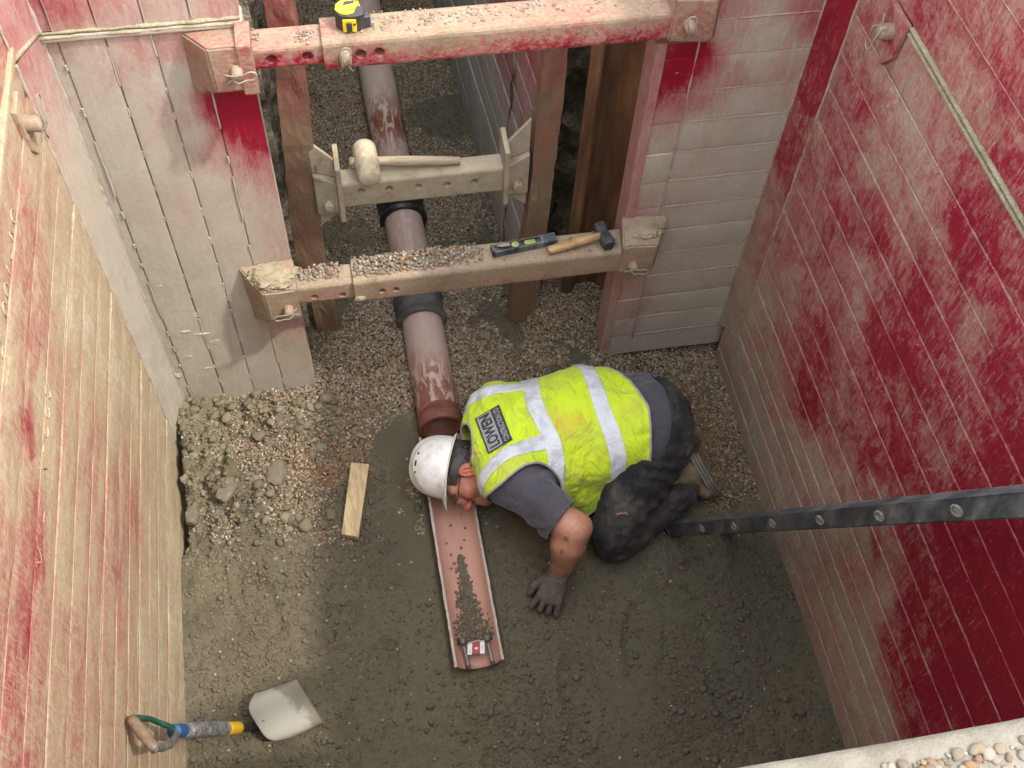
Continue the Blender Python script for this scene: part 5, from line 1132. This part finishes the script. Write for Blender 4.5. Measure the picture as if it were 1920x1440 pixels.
def surf(P3, px, py, h=None):
    """first point of the skin met along a sight line"""
    d = ray(px, py); d = d / np.linalg.norm(d); rel = P3 - CC; t = rel @ d; off = np.linalg.norm(rel - t[:, None] * d, axis=1); i = np.where(off < .006)[0]
    return P3[i[np.argmin(t[i])]] if len(i) else None
for px, py, r0, r1 in ((1060, 1013, .0105, .008), (1051, 1036, .009, .007)):
    p = surf(V, px, py)
    if p is not None: d = np.linalg.norm(V - p, axis=1); d = d * (1 + .35 * vnoise(V, 90, 3, 2)); ink = np.maximum(ink, np.clip((r0 - d) / .004, 0, 1) * .6)
stub = np.clip(inhead * ((hl_[:, 2] < -.045) & (hl_[:, 0] > -.01)) * .85, 0, 1)
body = obj('body', (V, Q), M['skin'], man, smooth=True, attrs={'flush': np.clip(flush, 0, 1), 'tan': tan, 'tattoo': np.clip(tat, 0, 1), 'ink': ink, 'stubble': stub})
# hair: cap over the skull, cut along the hairline
hg = Grid(tuple(HC - .17), tuple(HC + .17), .0038)
hg.add(hg.ell(hp(-.012, 0, .045), (HS * .106, HS * .083, HS * .100), HB)); hg.add(hg.cone(hp(-.045, 0, .0), hp(-.052, 0, -.062), HS * .066, HS * .058), .03)
hv, hq = hg.mesh(); hN = vnorm(hv, hq); hv = hv + hN * (.0022 * vnoise(hv @ np.array(HB).T * np.array([.5, 1.5, 1.5]), 90, 3, 2))[:, None]
q = (hv - HC) @ np.array(HB).T / HS; fr = .045 - .030 * np.clip((np.abs(q[:, 1]) - .03) / .04, 0, 1) + .006 * vnoise(q, 60, 6, 2)
line = np.maximum(q[:, 2] - (.055 - 0 * q[:, 0]), 0) * 0 + np.where(q[:, 0] > -.005, np.minimum(q[:, 2] - np.where(q[:, 0] < .028, -.018, .022) - .004 * vnoise(q, 70, 2, 2), .045 + .012 - q[:, 0]), q[:, 2] + .085)
earf = (np.sqrt((((hv - ec) @ np.array(EB).T / np.array([.024, .03, .036])) ** 2).sum(1)) - 1) * .02
cv, ct = clip_mesh(hv, hq, line, earf); hair = obj('hair', (cv, ct), M['hair'], body, smooth=True)
sb_, _ = None, None
eg = [lump(hp(.098, s * .034, .031), (.009, .004, .003), 4 + s, .2, 2) for s in (1,)]
ev = [tube([hp(.083, s * .055, .024), hp(.094, s * .038, .032), hp(.099, s * .018, .029)], [.0025, .0042, .003], 6) for s in (1, -1)]
for e_ in ev: obj('eyebrow', e_, M['hair'], body, smooth=True)
obj('earring', lathe(ec - eu * .030 + el * .006, el, [(0, .0042), (.004, .0045), (.006, .003), (.006, 0)], 12), M['steel'], body, smooth=True)
# safety glasses
gl = obj('safety_glasses', join(tube([ec + eu * .020 + el * .002 - ef2 * .004, hp(.05, .083, .016), hp(.096, .074, .012)], .0018, 6), tube([hp(.05, -.083, .016), hp(.096, -.074, .012)], .0018, 6),
    tube([hp(.096, .074, .012), hp(.114, .050, .018), hp(.126, 0, .016), hp(.114, -.050, .018), hp(.096, -.074, .012)], .0016, 6)), M['blackp'], man, smooth=True)
ln = []
for s in (1, -1):
    a = np.linspace(0, 2 * math.pi, 22, endpoint=False); ring = [hp(.118 - .012 * (abs(s * .036 + .032 * math.cos(t)) / .07) ** 2, s * .036 + .032 * math.cos(t), -.002 + .020 * math.sin(t)) for t in a]
    ln.append(prism(ring, hf * .0016))
obj('lenses', join(*ln), M['lens'], gl)
# ---- hard hat
HT, HBm = .142, .062
def dome(a, t, grow=0.0):
    """a: angle round the crown (0 = front), t: 0 rim .. 1 top"""
    ca, sa = np.cos(a), np.sin(a); z = np.sin(t * np.pi / 2) ** .92; r = np.cos(t * np.pi / 2) ** .80
    return (.106 + grow) * r * ca - .006, (.096 + grow) * r * sa, HBm + (.122 + grow) * z
na, ntt = 72, 30; A, T_ = np.meshgrid(np.linspace(0, 2 * np.pi, na, endpoint=False), np.linspace(0, .995, ntt), indexing='ij')
f, l, u = dome(A, T_)
ridge = .0065 * np.exp(-((l) / .022) ** 4) * (T_ > .10) * np.clip((T_ - .1) * 6, 0, 1) + .004 * np.exp(-((np.abs(l) - .050) / .007) ** 2) * np.clip((T_ - .25) * 6, 0, 1)
u = u + ridge; f = f * (1 + ridge * 1.2); l = l * (1 + ridge * .8)
dm = np.stack([f, l, u], -1).reshape(-1, 3); k = ntt
df = [(i * k + j, ((i + 1) % na) * k + j, ((i + 1) % na) * k + j + 1, i * k + j + 1) for i in range(na) for j in range(k - 1)]
# brim, peak and rain gutter
rows = []; aa = np.linspace(0, 2 * np.pi, na, endpoint=False); pk = np.clip(np.cos(aa), 0, 1) ** 2.2
for gr, du, pg in ((.0, 0, 0), (.004, -.002, .10), (.010, -.006, .35), (.013, -.010, .75), (.0145, -.0135, 1.0), (.012, -.0145, 1.0), (.007, -.009, .7), (.0, -.004, .2), (-.003, .004, 0)):
    ff, ll, uu = dome(aa, np.zeros(na), gr); rows.append(np.stack([ff + pk * .024 * pg, ll, uu + du * .8 - pk * .012 * pg + .003 * (1 - np.cos(2 * aa)) * pg], -1))
br = np.array(rows).transpose(1, 0, 2).reshape(-1, 3); kr = len(rows)
bf = [(i * kr + j + 1, ((i + 1) % na) * kr + j + 1, ((i + 1) % na) * kr + j, i * kr + j) for i in range(na) for j in range(kr - 1)]
inn = np.stack([v for v in dome(A[:, :-1], T_[:, :-1], -.0035)], -1).reshape(-1, 3); ki = ntt - 1
nf = [(i * ki + j + 1, ((i + 1) % na) * ki + j + 1, ((i + 1) % na) * ki + j, i * ki + j) for i in range(na) for j in range(ki - 1)]
hb = np.array(HB); tilt = lambda P: HC + np.asarray(P) @ hb
hv_, hf_ = join((dm, df), (br, bf), (inn, nf)); hat = obj('hard_hat', (tilt(hv_), hf_), M['hat'], man, smooth=True)
for s, (a0, t0_, wd) in enumerate(((2.0, .60, .008), (1.52, .63, .018), (1.08, .60, .008))):
    f1, l1, u1 = dome(np.array(a0), np.array(t0_)); c = np.array([f1, l1, u1]); n = c - np.array([-.01, 0, HBm]); n = n / np.array([.106 ** 2, .096 ** 2, .122 ** 2]); n /= np.linalg.norm(n)
    tng = np.cross(n, [0, 0, 1]); tng /= np.linalg.norm(tng); bt = np.cross(n, tng)
    obj('vent_slot', bevelled(prism([tilt(c + tng * x + bt * y - n * .001) for x, y in ((-wd / 2, -.0028), (wd / 2, -.0028), (wd / 2, .0028), (-wd / 2, .0028))], (n @ hb) * .0042), .0008, 1), M['dark'], hat)
fr_ = [tilt(np.array(dome(np.array(x), np.array(t), .002)) * np.array([1.02, 1, 1])) for x, t in ((.16, .10), (-.16, .10), (-.16, .30), (.16, .30))]
obj('front_badge', prism(fr_, hf * .002), M['patch_dark'], hat)
strap = [(-.010 + .096 * math.cos(a) * .98, .078 * math.sin(a), .036 - .030 * (1 - math.cos(a - math.pi)) * 0 - .028 * np.clip(-math.cos(a), 0, 1)) for a in np.linspace(1.25, 2 * math.pi - 1.25, 30)]
sp = np.array([tilt(p) for p in strap]); wv = hu * .013; SV = np.concatenate([sp + wv, sp - wv]); ns = len(sp)
so_ = np.array([p - (HC + hu * ((p - HC) @ hu)) for p in sp]); so_ /= np.linalg.norm(so_, axis=1)[:, None]; SV2 = SV + np.r_[so_, so_] * .004
hs = obj('harness_band', (np.r_[SV, SV2], [(i, i + 1, ns + i + 1, ns + i) for i in range(ns - 1)] + [(2 * ns + ns + i, 2 * ns + ns + i + 1, 2 * ns + i + 1, 2 * ns + i) for i in range(ns - 1)] + [(i, 2 * ns + i, 2 * ns + i + 1, i + 1) for i in range(ns - 1)]), M['blackp'], hat, smooth=False)
kp = sp[9]; kd = so_[9]; obj('ratchet_knob', lathe(kp, kd, [(0, .013), (.007, .013), (.010, .010), (.010, .004), (.006, .004), (.006, 0)], 18), M['blackp'], hat)

# ---- T-shirt (trunk, collar and left sleeve), then the vest over it
def trunk(gr, off):
    gr.add(gr.ell((.535, 1.772, .240), (.225 + off, .185 + off, .128 + off)))
    gr.add(gr.cone((.42, 1.635, .262), (.415, 1.905, .235), .082 + off, .078 + off), .07)
    gr.add(gr.ell((.70, 1.785, .262), (.20 + off, .200 + off, .140 + off)), .06)
    gr.add(gr.ell((.880, 1.760, .285), (.160 + off, .170 + off, .138 + off)), .06)
    gr.add(gr.cone((.40, 1.77, .255), tuple(hp(-.03, 0, -.085)), .085 + off, .070 + off * .3), .03)
g = Grid((.22, 1.38, .02), (1.10, 2.08, .50), .0055); trunk(g, .0)
g.add(g.cone(SHL + np.array([.01, .012, -.01]), SHL * .24 + ELL * .76, .092, .070), .045); g.add(g.cone(SHR - np.array([0, .03, .05]), ELR, .070, .060), .04)
V, Q = g.mesh(); N = vnorm(V, Q)
ad = (ELL - SHL) / np.linalg.norm(ELL - SHL); ta = (V - SHL) @ ad; La = np.linalg.norm(ELL - SHL); dist = np.linalg.norm(V - SHL - np.clip(ta, 0, 2)[:, None] * ad, axis=1)
onarm = np.clip((ta - .02) / .05, 0, 1) * (dist < .13)
V = V + N * ((.0045 * vnoise(V, 13, 3, 2) + .004 * np.abs(vnoise(V * np.array([1.6, .7, 1]), 20, 5, 2)))[:, None] - .002)
V = V + N * (onarm * (.0045 * np.sin(ta * 70 + 5 * vnoise(V, 9, 4, 2)) + .005 * vnoise(V, 11, 16, 2)))[:, None]
cuff = np.where(dist < .12, (La * .80 - ta) + .010 * ((V - SHL) @ np.array([.6, 0, -.6])), .1)
collar = .079 + ((V - HC) @ -hu) - .190 + .0; collar = ((V - HC) @ -hu) - .034 - .25 * ((V - HC) @ hf)
shem = -((V - np.array([1.003, 1.775, .42])) @ np.array([.78, 0, -.62])) + .010 * vnoise(V, 10, 8, 2)
sv_, st_ = clip_mesh(V, Q, cuff, collar, shem); SV, ST, rim = shell(sv_, st_, .004); shirt = obj('t_shirt', (SV, ST), M['shirt'], man, smooth=True); HEM = (sv_, rim)
def rim_cord(V, rim, r, name, mat, par, keep=lambda p: True, off=None):
    nx = dict(rim); parts = []; seen = set()
    for s in list(nx):
        if s in seen: continue
        loop = [s]; seen.add(s); c = nx.get(s)
        while c is not None and c not in seen: loop.append(c); seen.add(c); c = nx.get(c)
        P = V[loop]
        if len(P) < 20: continue
        P = np.r_[P, P[:1]]
        for _ in range(4): P[1:-1] = .5 * P[1:-1] + .25 * (P[:-2] + P[2:])
        parts.append(tube(P[::2], r, 6, caps=False))
    if parts: obj(name, join(*parts), mat, par, smooth=True)
rim_cord(HEM[0], HEM[1], .0035, 'shirt_hem', M['shirt'], shirt)
ncol = [hp(-.022 + .074 * math.cos(a), .070 * math.sin(a), -.050 - .020 * math.cos(a)) for a in np.linspace(0, 2 * math.pi, 40)]
obj('shirt_collar', tube(ncol, .0125, 8, caps=False), M['shirt'], shirt, smooth=True)
# vest
g = Grid((.24, 1.40, .01), (1.0, 2.10, .50), .0055); trunk(g, .017)
g.add(g.cone(SHL + np.array([.01, .012, -.01]), SHL * .9 + ELL * .1, .098, .098), .05)
g.add(g.cone((.60, 1.635, .17), (.72, 1.625, .13), .075, .060), .06); g.add(g.ell((.655, 1.60, .115), (.085, .06, .075)), .05)
V, Q = g.mesh(); N = vnorm(V, Q)
arm_d = V - SHL; fa_ = np.arctan2(arm_d[:, 1] - .05, arm_d[:, 0] + .02); pull = np.abs(np.sin(fa_ * 7 + 3 * vnoise(V, 5, 15, 2))) * np.exp(-np.linalg.norm(arm_d, axis=1) / .22)
fold = np.abs(vnoise(V * np.array([1.5, .6, 1]), 9, 11, 2)); fold2 = np.abs(vnoise(V @ np.array([[.8, .6, 0], [-.6, .8, 0], [0, 0, 1]]).T * np.array([.5, 2.2, 1]), 10, 12, 2)); lowz = np.clip((.30 - V[:, 2]) / .15, 0, 1)
calm = 1 - .92 * np.exp(-(np.linalg.norm((V - onz(927, 805, .35)) / np.array([.075, .11, .2]), axis=1)) ** 4)
ahm = np.clip((np.linalg.norm((V - (SHL + ad * .045 + np.array([.012, -.03, -.03]))), axis=1) - .135) / .05, .05, 1)
V = V + N * (calm * ahm)[:, None] * (.006 * vnoise(V, 7, 13, 2) + .011 * (fold - .3) - .009 * (1 - pull) ** 4 * np.exp(-np.linalg.norm(arm_d, axis=1) / .22) + lowz * .016 * (fold2 - .3) + .012 * np.exp(-((V[:, 0] - .84) / .03) ** 2) * np.abs(vnoise(V, 12, 14, 2)))[:, None]
V0_ = V; ta = (V - SHL) @ ad; rad = np.linalg.norm(V - SHL - ta[:, None] * ad, axis=1); arm_hole = np.linalg.norm((V - (SHL + ad * .045 + np.array([.012, -.03, -.03]))) * np.array([1, 1, .9]), axis=1) - .128
neckc = np.array([.275, 1.775, .26]); neck = np.linalg.norm((V - neckc) * np.array([1.0, .80, .8]), axis=1) - .062
armR = np.linalg.norm((V - np.array([.44, 2.00, .13])), axis=1) - .085
hem = .862 + .10 * (V[:, 2] - .40) * 0 - V[:, 0] + .012 * np.sin((V[:, 1] - 1.60) * 7.0) - .30 * np.clip(V[:, 1] - 1.72, 0, .3) - .95 * np.clip(.29 - V[:, 2], 0, .2) + .004 * vnoise(V, 16, 5, 2)
front = V[:, 2] - (.045)
vv, vt = clip_mesh(V, Q, arm_hole, neck, armR, hem, front); VV, VT, rim = shell(vv, vt, .004)
st = np.exp(-(np.linalg.norm((VV - onz(1062, 800, .38)) / np.array([.055, .04, .06]), axis=1)) ** 2)
vest = obj('hi_vis_vest', (VV, VT), M['hivis'], man, smooth=True, attrs={'stain': st})
rim_cord(vv, rim, .0042, 'edge_binding', M['piping'], vest)
vN = vnorm(vv, vt)
def tape(name, *fields, off=.0028):
    a, b = clip_mesh(vv + vN * off, vt, *[f for f in fields]); V_, T_2, _ = shell(a, b, .0022); return obj(name, (V_, T_2), M['reflect'], vest, smooth=True)
xb = lambda c, slope, bow: c + slope * (vv[:, 1] - 1.78) + bow * np.clip(vv[:, 2] - .1, 0, 1)
c1 = xb(.538, -.075, .0) + .010 * np.sin(vv[:, 1] * 20); c2 = xb(.734, -.10, .0) + .006 * np.sin(vv[:, 1] * 17)
tape('reflective_band', .026 - np.abs(vv[:, 0] - c1)); tape('reflective_band', .026 - np.abs(vv[:, 0] - c2))
top = vv[:, 2] - .20
yl = 1.680 - .25 * (.52 - vv[:, 0]) - 1.6 * np.clip(.45 - vv[:, 0], 0, 1) ** 2
tape('shoulder_band', .024 - np.abs(vv[:, 1] - yl), c1 - .025 - vv[:, 0], top, off=.0036); yr = 1.915 + .05 * (.52 - vv[:, 0])
tape('shoulder_band', .024 - np.abs(vv[:, 1] - yr), c1 - .025 - vv[:, 0], top, off=.0036)
# printed back patch, wrapped on to the cloth
bvh = BVHTree.FromPolygons([tuple(p) for p in vv], [tuple(int(i) for i in t) for t in vt])
pcn = [onz(892, 786, .345), onz(936, 760, .345), onz(961, 826, .36), onz(917, 852, .355)]     # N-top, N-base, L-base, L-top corners
def on_vest(a, b, off):
    """a: 0..1 along the reading direction, b: 0..1 from the tops of the big letters downwards"""
    p = (pcn[3] * (1 - a) + pcn[0] * a) * (1 - b) + (pcn[2] * (1 - a) + pcn[1] * a) * b
    d = Vector(p - CC).normalized(); o_ = Vector(p) - d * .3; h = bvh.ray_cast(o_, d, 1.0)
    q, n = (h[0], h[1]) if h[0] is not None else (Vector(p), Vector((0, 0, 1)))
    if n.dot(d) > 0: n = -n
    return np.array(q + n * off)
def patch(name, a0, a1, b0, b1, off, mat, par, na_=26, nb=14):
    P = np.array([on_vest(a0 + (a1 - a0) * i / (na_ - 1), b0 + (b1 - b0) * j / (nb - 1), off) for i in range(na_) for j in range(nb)])
    return obj(name, (P, [(i * nb + j, i * nb + j + 1, (i + 1) * nb + j + 1, (i + 1) * nb + j) for i in range(na_ - 1) for j in range(nb - 1)]), mat, par, smooth=True)
pat = patch('printed_patch', 0, 1, 0, 1, .0045, M['patch_dark'], vest); patch('grey_panel', .025, .975, .06, .62, .0056, M['patch'], pat)
def text_on(body_, a0, a1, b0, b1, off, mat, name, wt=0.0):
    cu = bpy.data.curves.new('t', 'FONT'); cu.body = body_; cu.offset = wt; to = bpy.data.objects.new('t', cu); COL.objects.link(to)
    dg = bpy.context.evaluated_depsgraph_get(); dg.update(); me = bpy.data.meshes.new_from_object(to.evaluated_get(dg))
    bm = bmesh.new(); bm.from_mesh(me); bmesh.ops.triangulate(bm, faces=bm.faces[:])
    for _ in range(2): bmesh.ops.subdivide_edges(bm, edges=[e for e in bm.edges if e.calc_length() > .12], cuts=1)
    bmesh.ops.triangulate(bm, faces=bm.faces[:]); v, f = from_bm(bm); bpy.data.objects.remove(to); bpy.data.curves.remove(cu)
    lo, hi = v[:, :2].min(0), v[:, :2].max(0); s = (v[:, :2] - lo) / (hi - lo)
    P = np.array([on_vest(a0 + (a1 - a0) * x, b1 + (b0 - b1) * y, off) for x, y in s]); obj(name, (P, f), mat, pat)
text_on('LOWEN', .06, .94, .13, .56, .0066, M['patch_dark'], 'patch_lettering', .040)
text_on('CONSTRUCTION LTD', .05, .95, .71, .92, .0058, M['patch'], 'patch_lettering', .022)

# ---- trousers
g = Grid((.60, 1.34, -.01), (1.22, 2.08, .48), .0055)
g.add(g.ell((.906, 1.755, .278), (.143, .163, .137))); g.add(g.cone((.90, 1.68, .265), (.735, 1.460, .115), .122, .080), .05)
g.add(g.cone((.90, 1.84, .24), (.76, 1.85, .10), .115, .085), .05)
g.add(g.ell((.745, 1.452, .070), (.075, .072, .075)), .03); g.add(g.cone((.745, 1.455, .068), (1.035, 1.592, .082), .074, .054), .015); g.add(g.cone((.76, 1.87, .075), (1.05, 1.84, .085), .080, .060), .03)
g.add(g.cone((.98, 1.80, .24), (1.01, 1.80, .16), .085, .07), .05)
V, Q = g.mesh(); N = vnorm(V, Q)
crease = np.exp(-(np.linalg.norm((V - np.array([.90, 1.56, .20])) / np.array([.12, .12, .12]), axis=1)) ** 2)
V = V + N * (crease * .008 * np.sin((V @ np.array([.55, .3, .75])) * 120 + 4 * vnoise(V, 8, 25, 2)) + .006 * vnoise(V, 7, 21, 2) + .009 * (np.abs(vnoise(V @ np.array([[.6, .8, 0], [-.8, .6, 0], [0, 0, 1]]).T * np.array([.8, 2, 1.2]), 13, 22, 2)) - .3) + .004 * (np.abs(vnoise(V, 34, 23, 2)) - .3))[:, None]
waist = (V - np.array([.962, 1.775, .425])) @ np.array([.80, 0, -.60]) + .006 * vnoise(V, 14, 7, 2)
waist = np.maximum(waist, .335 - V[:, 2])
hemt = np.minimum(1.035 - V[:, 0] + .35 * np.clip(V[:, 2] - .10, 0, 1) * 3 + (V[:, 1] > 1.70) * .045, 9)
tv, tt_ = clip_mesh(V, Q, np.where((V[:, 2] < .17), hemt, .1), waist); TV, TT, rim = shell(tv, tt_, .004); tr = obj('trousers', (TV, TT), M['trouser'], man, smooth=True)
tbv = BVHTree.FromPolygons([tuple(p) for p in tv], [tuple(int(i) for i in t) for t in tt_])
def on_cloth(px, py, off):
    d = Vector(ray(px, py)).normalized(); h = tbv.ray_cast(Vector(CC), d, 20); return None if h[0] is None else np.array(h[0] - d * off)
emb = [on_cloth(*p, .003) for p in ((1156, 963), (1160, 964), (1164, 962), (1169, 963), (1174, 961), (1177, 964))]
if all(e is not None for e in emb):
    legs = [[on_cloth(*p, .003) for p in q] for q in (((1159, 963), (1156, 966)), ((1172, 963), (1177, 966)), ((1163, 962), (1160, 966)))]
    obj('leg_emblem', join(tube(emb, [.0012, .0022, .002, .002, .0022, .001], 6), *[tube(q, .0011, 5) for q in legs if all(e is not None for e in q)]), M['skin'], tr)
seam = [p for p in (on_cloth(px, py, .001) for px, py in zip(np.linspace(1186, 1176, 14), np.linspace(890, 950, 14))) if p is not None]
if len(seam) > 3: obj('pocket_seam', tube(seam, .0022, 5), M['trouser'], tr)
# ---- boots: toes tucked under, soles turned back
def boot(an, toe_dir, sole_n, sc=1.0):
    td = np.array(toe_dir, float); td /= np.linalg.norm(td); sn = np.array(sole_n, float); sn -= td * (sn @ td); sn /= np.linalg.norm(sn); sd_ = np.cross(td, sn); B = [td, sd_, sn]
    an = np.array(an, float); P = lambda a, b, c: an + (td * a + sd_ * b + sn * c) * sc
    g = Grid(tuple(an - .24), tuple(an + .24), .0045)
    g.add(g.cone(P(-.012, 0, -.075), P(-.012, 0, .02), .048 * sc, .046 * sc)); g.add(g.ell(P(-.02, 0, .045), (.055 * sc, .040 * sc, .045 * sc), B), .02)
    g.add(g.ell(P(.075, 0, .045), (.10 * sc, .045 * sc, .042 * sc), B), .03); g.add(g.ell(P(.125, 0, .052), (.058 * sc, .050 * sc, .034 * sc), B), .02)
    lev = ((g.X - an[0]) * sn[0] + (g.Y - an[1]) * sn[1] + (g.Z - an[2]) * sn[2]) - .078 * sc; g.F = np.maximum(g.F, lev)
    V, Q = g.mesh(); V = V + vnorm(V, Q) * (.002 * vnoise(V, 40, 2, 2))[:, None]
    up = obj('boot', (V, Q), M['boot'], man, smooth=True)
    for k_, (c0_, c1_, gr) in enumerate(((.072, .084, .004), (.087, .098, .006), (.101, .110, .002))):
        out_ = []
        for t in np.linspace(0, 2 * math.pi, 40, endpoint=False):
            x = .052 + .135 * math.cos(t); w_ = (.046 if x > .05 else .040) * (1 + .12 * math.sin(2.5 * x * 10)) ; out_.append(P(x + gr * math.cos(t), (w_ + gr) * np.sign(math.sin(t)) * abs(math.sin(t)) ** .6, c0_))
        obj('sole', prism(out_, sn * (c1_ - c0_) * sc), M['sole'], up)
    return up
bt1 = boot((1.015, 1.612, .128), (.45, -.30, -.80), (.80, .16, .58), .74)
bt2 = boot((1.005, 1.80, .130), (.48, -.15, -.85), (.84, .12, .50), .74)
# ---- gloves: a loose fist planted on the ground, five separate fingers
def glove(wr, kdir, side, back, sc=1.0):
    kd = np.array(kdir, float); kd /= np.linalg.norm(kd); bk = np.array(back, float); bk -= kd * (bk @ kd); bk /= np.linalg.norm(bk); sd_ = np.cross(kd, bk) * side
    P = lambda a, b, c: np.array(wr) + (kd * a + sd_ * b + bk * c) * sc
    g = Grid(tuple(np.array(wr) - .17), tuple(np.array(wr) + .17), .0028)
    B = [kd, sd_, bk]
    g.add(g.cone(P(-.035, 0, 0), P(.01, 0, 0), .041 * sc, .036 * sc)); g.add(g.ell(P(.048, .0, .003), (.046 * sc, .043 * sc, .020 * sc), B), .018)
    for i, (b, L) in enumerate(((.033, .92), (.011, 1.0), (-.011, .95), (-.032, .78))):
        k0 = P(.083 - .005 * abs(i - 1.3), b, .006); k1 = P(.083 + .034 * L, b * 1.30, -.008 - .004 * i); k2 = P(.083 + .026 * L, b * 1.28, -.036 - .003 * L); k3 = P(.083 + .0 * L, b * 1.15, -.044)
        g.add(g.cone(P(.05, b * .8, .004), k0, .0105 * sc, .0118 * sc), .008); f_ = g.cone(k0, k1, .0112 * sc, .0104 * sc); f_ = np.minimum(f_, g.cone(k1, k2, .0104 * sc, .0098 * sc)); f_ = np.minimum(f_, g.cone(k2, k3, .0098 * sc, .0085 * sc)); g.add(f_, .0025)
    t0_, t1_, t2_ = P(.022, .034, -.008), P(.055, .060, -.024), P(.078, .062, -.034)
    g.add(g.cone(P(.010, .018, -.002), t0_, .018 * sc, .017 * sc), .012); f_ = g.cone(t0_, t1_, .0155 * sc, .0130 * sc); g.add(np.minimum(f_, g.cone(t1_, t2_, .0130 * sc, .0105 * sc)), .006)
    cuffc = ((g.X - wr[0]) * kd[0] + (g.Y - wr[1]) * kd[1] + (g.Z - wr[2]) * kd[2]) + .034 * sc; g.F = np.maximum(g.F, -cuffc)
    V, Q = g.mesh(); tl = (V - np.array(wr)) @ kd; V = V + vnorm(V, Q) * (.0012 * vnoise(V, 60, 4, 2) + np.where(tl < .02, .0018 * np.sin(tl * 520), 0))[:, None]
    o = obj('glove', (V, Q), M['glove'], man, smooth=True)
    ring = [P(-.034, .0415 * math.cos(t), .0415 * math.sin(t)) for t in np.linspace(0, 2 * math.pi, 26)]; obj('cuff_hem', tube(ring, .0034, 6, caps=False), M['piping'], o, smooth=True)
glove((.524, 1.343, .082), (-.46, -.72, -.33), 1, (-.06, -.30, .95), 1.0)
glove((.345, 1.80, .045), (-.85, -.30, -.12), -1, (.05, .1, 1), .95)
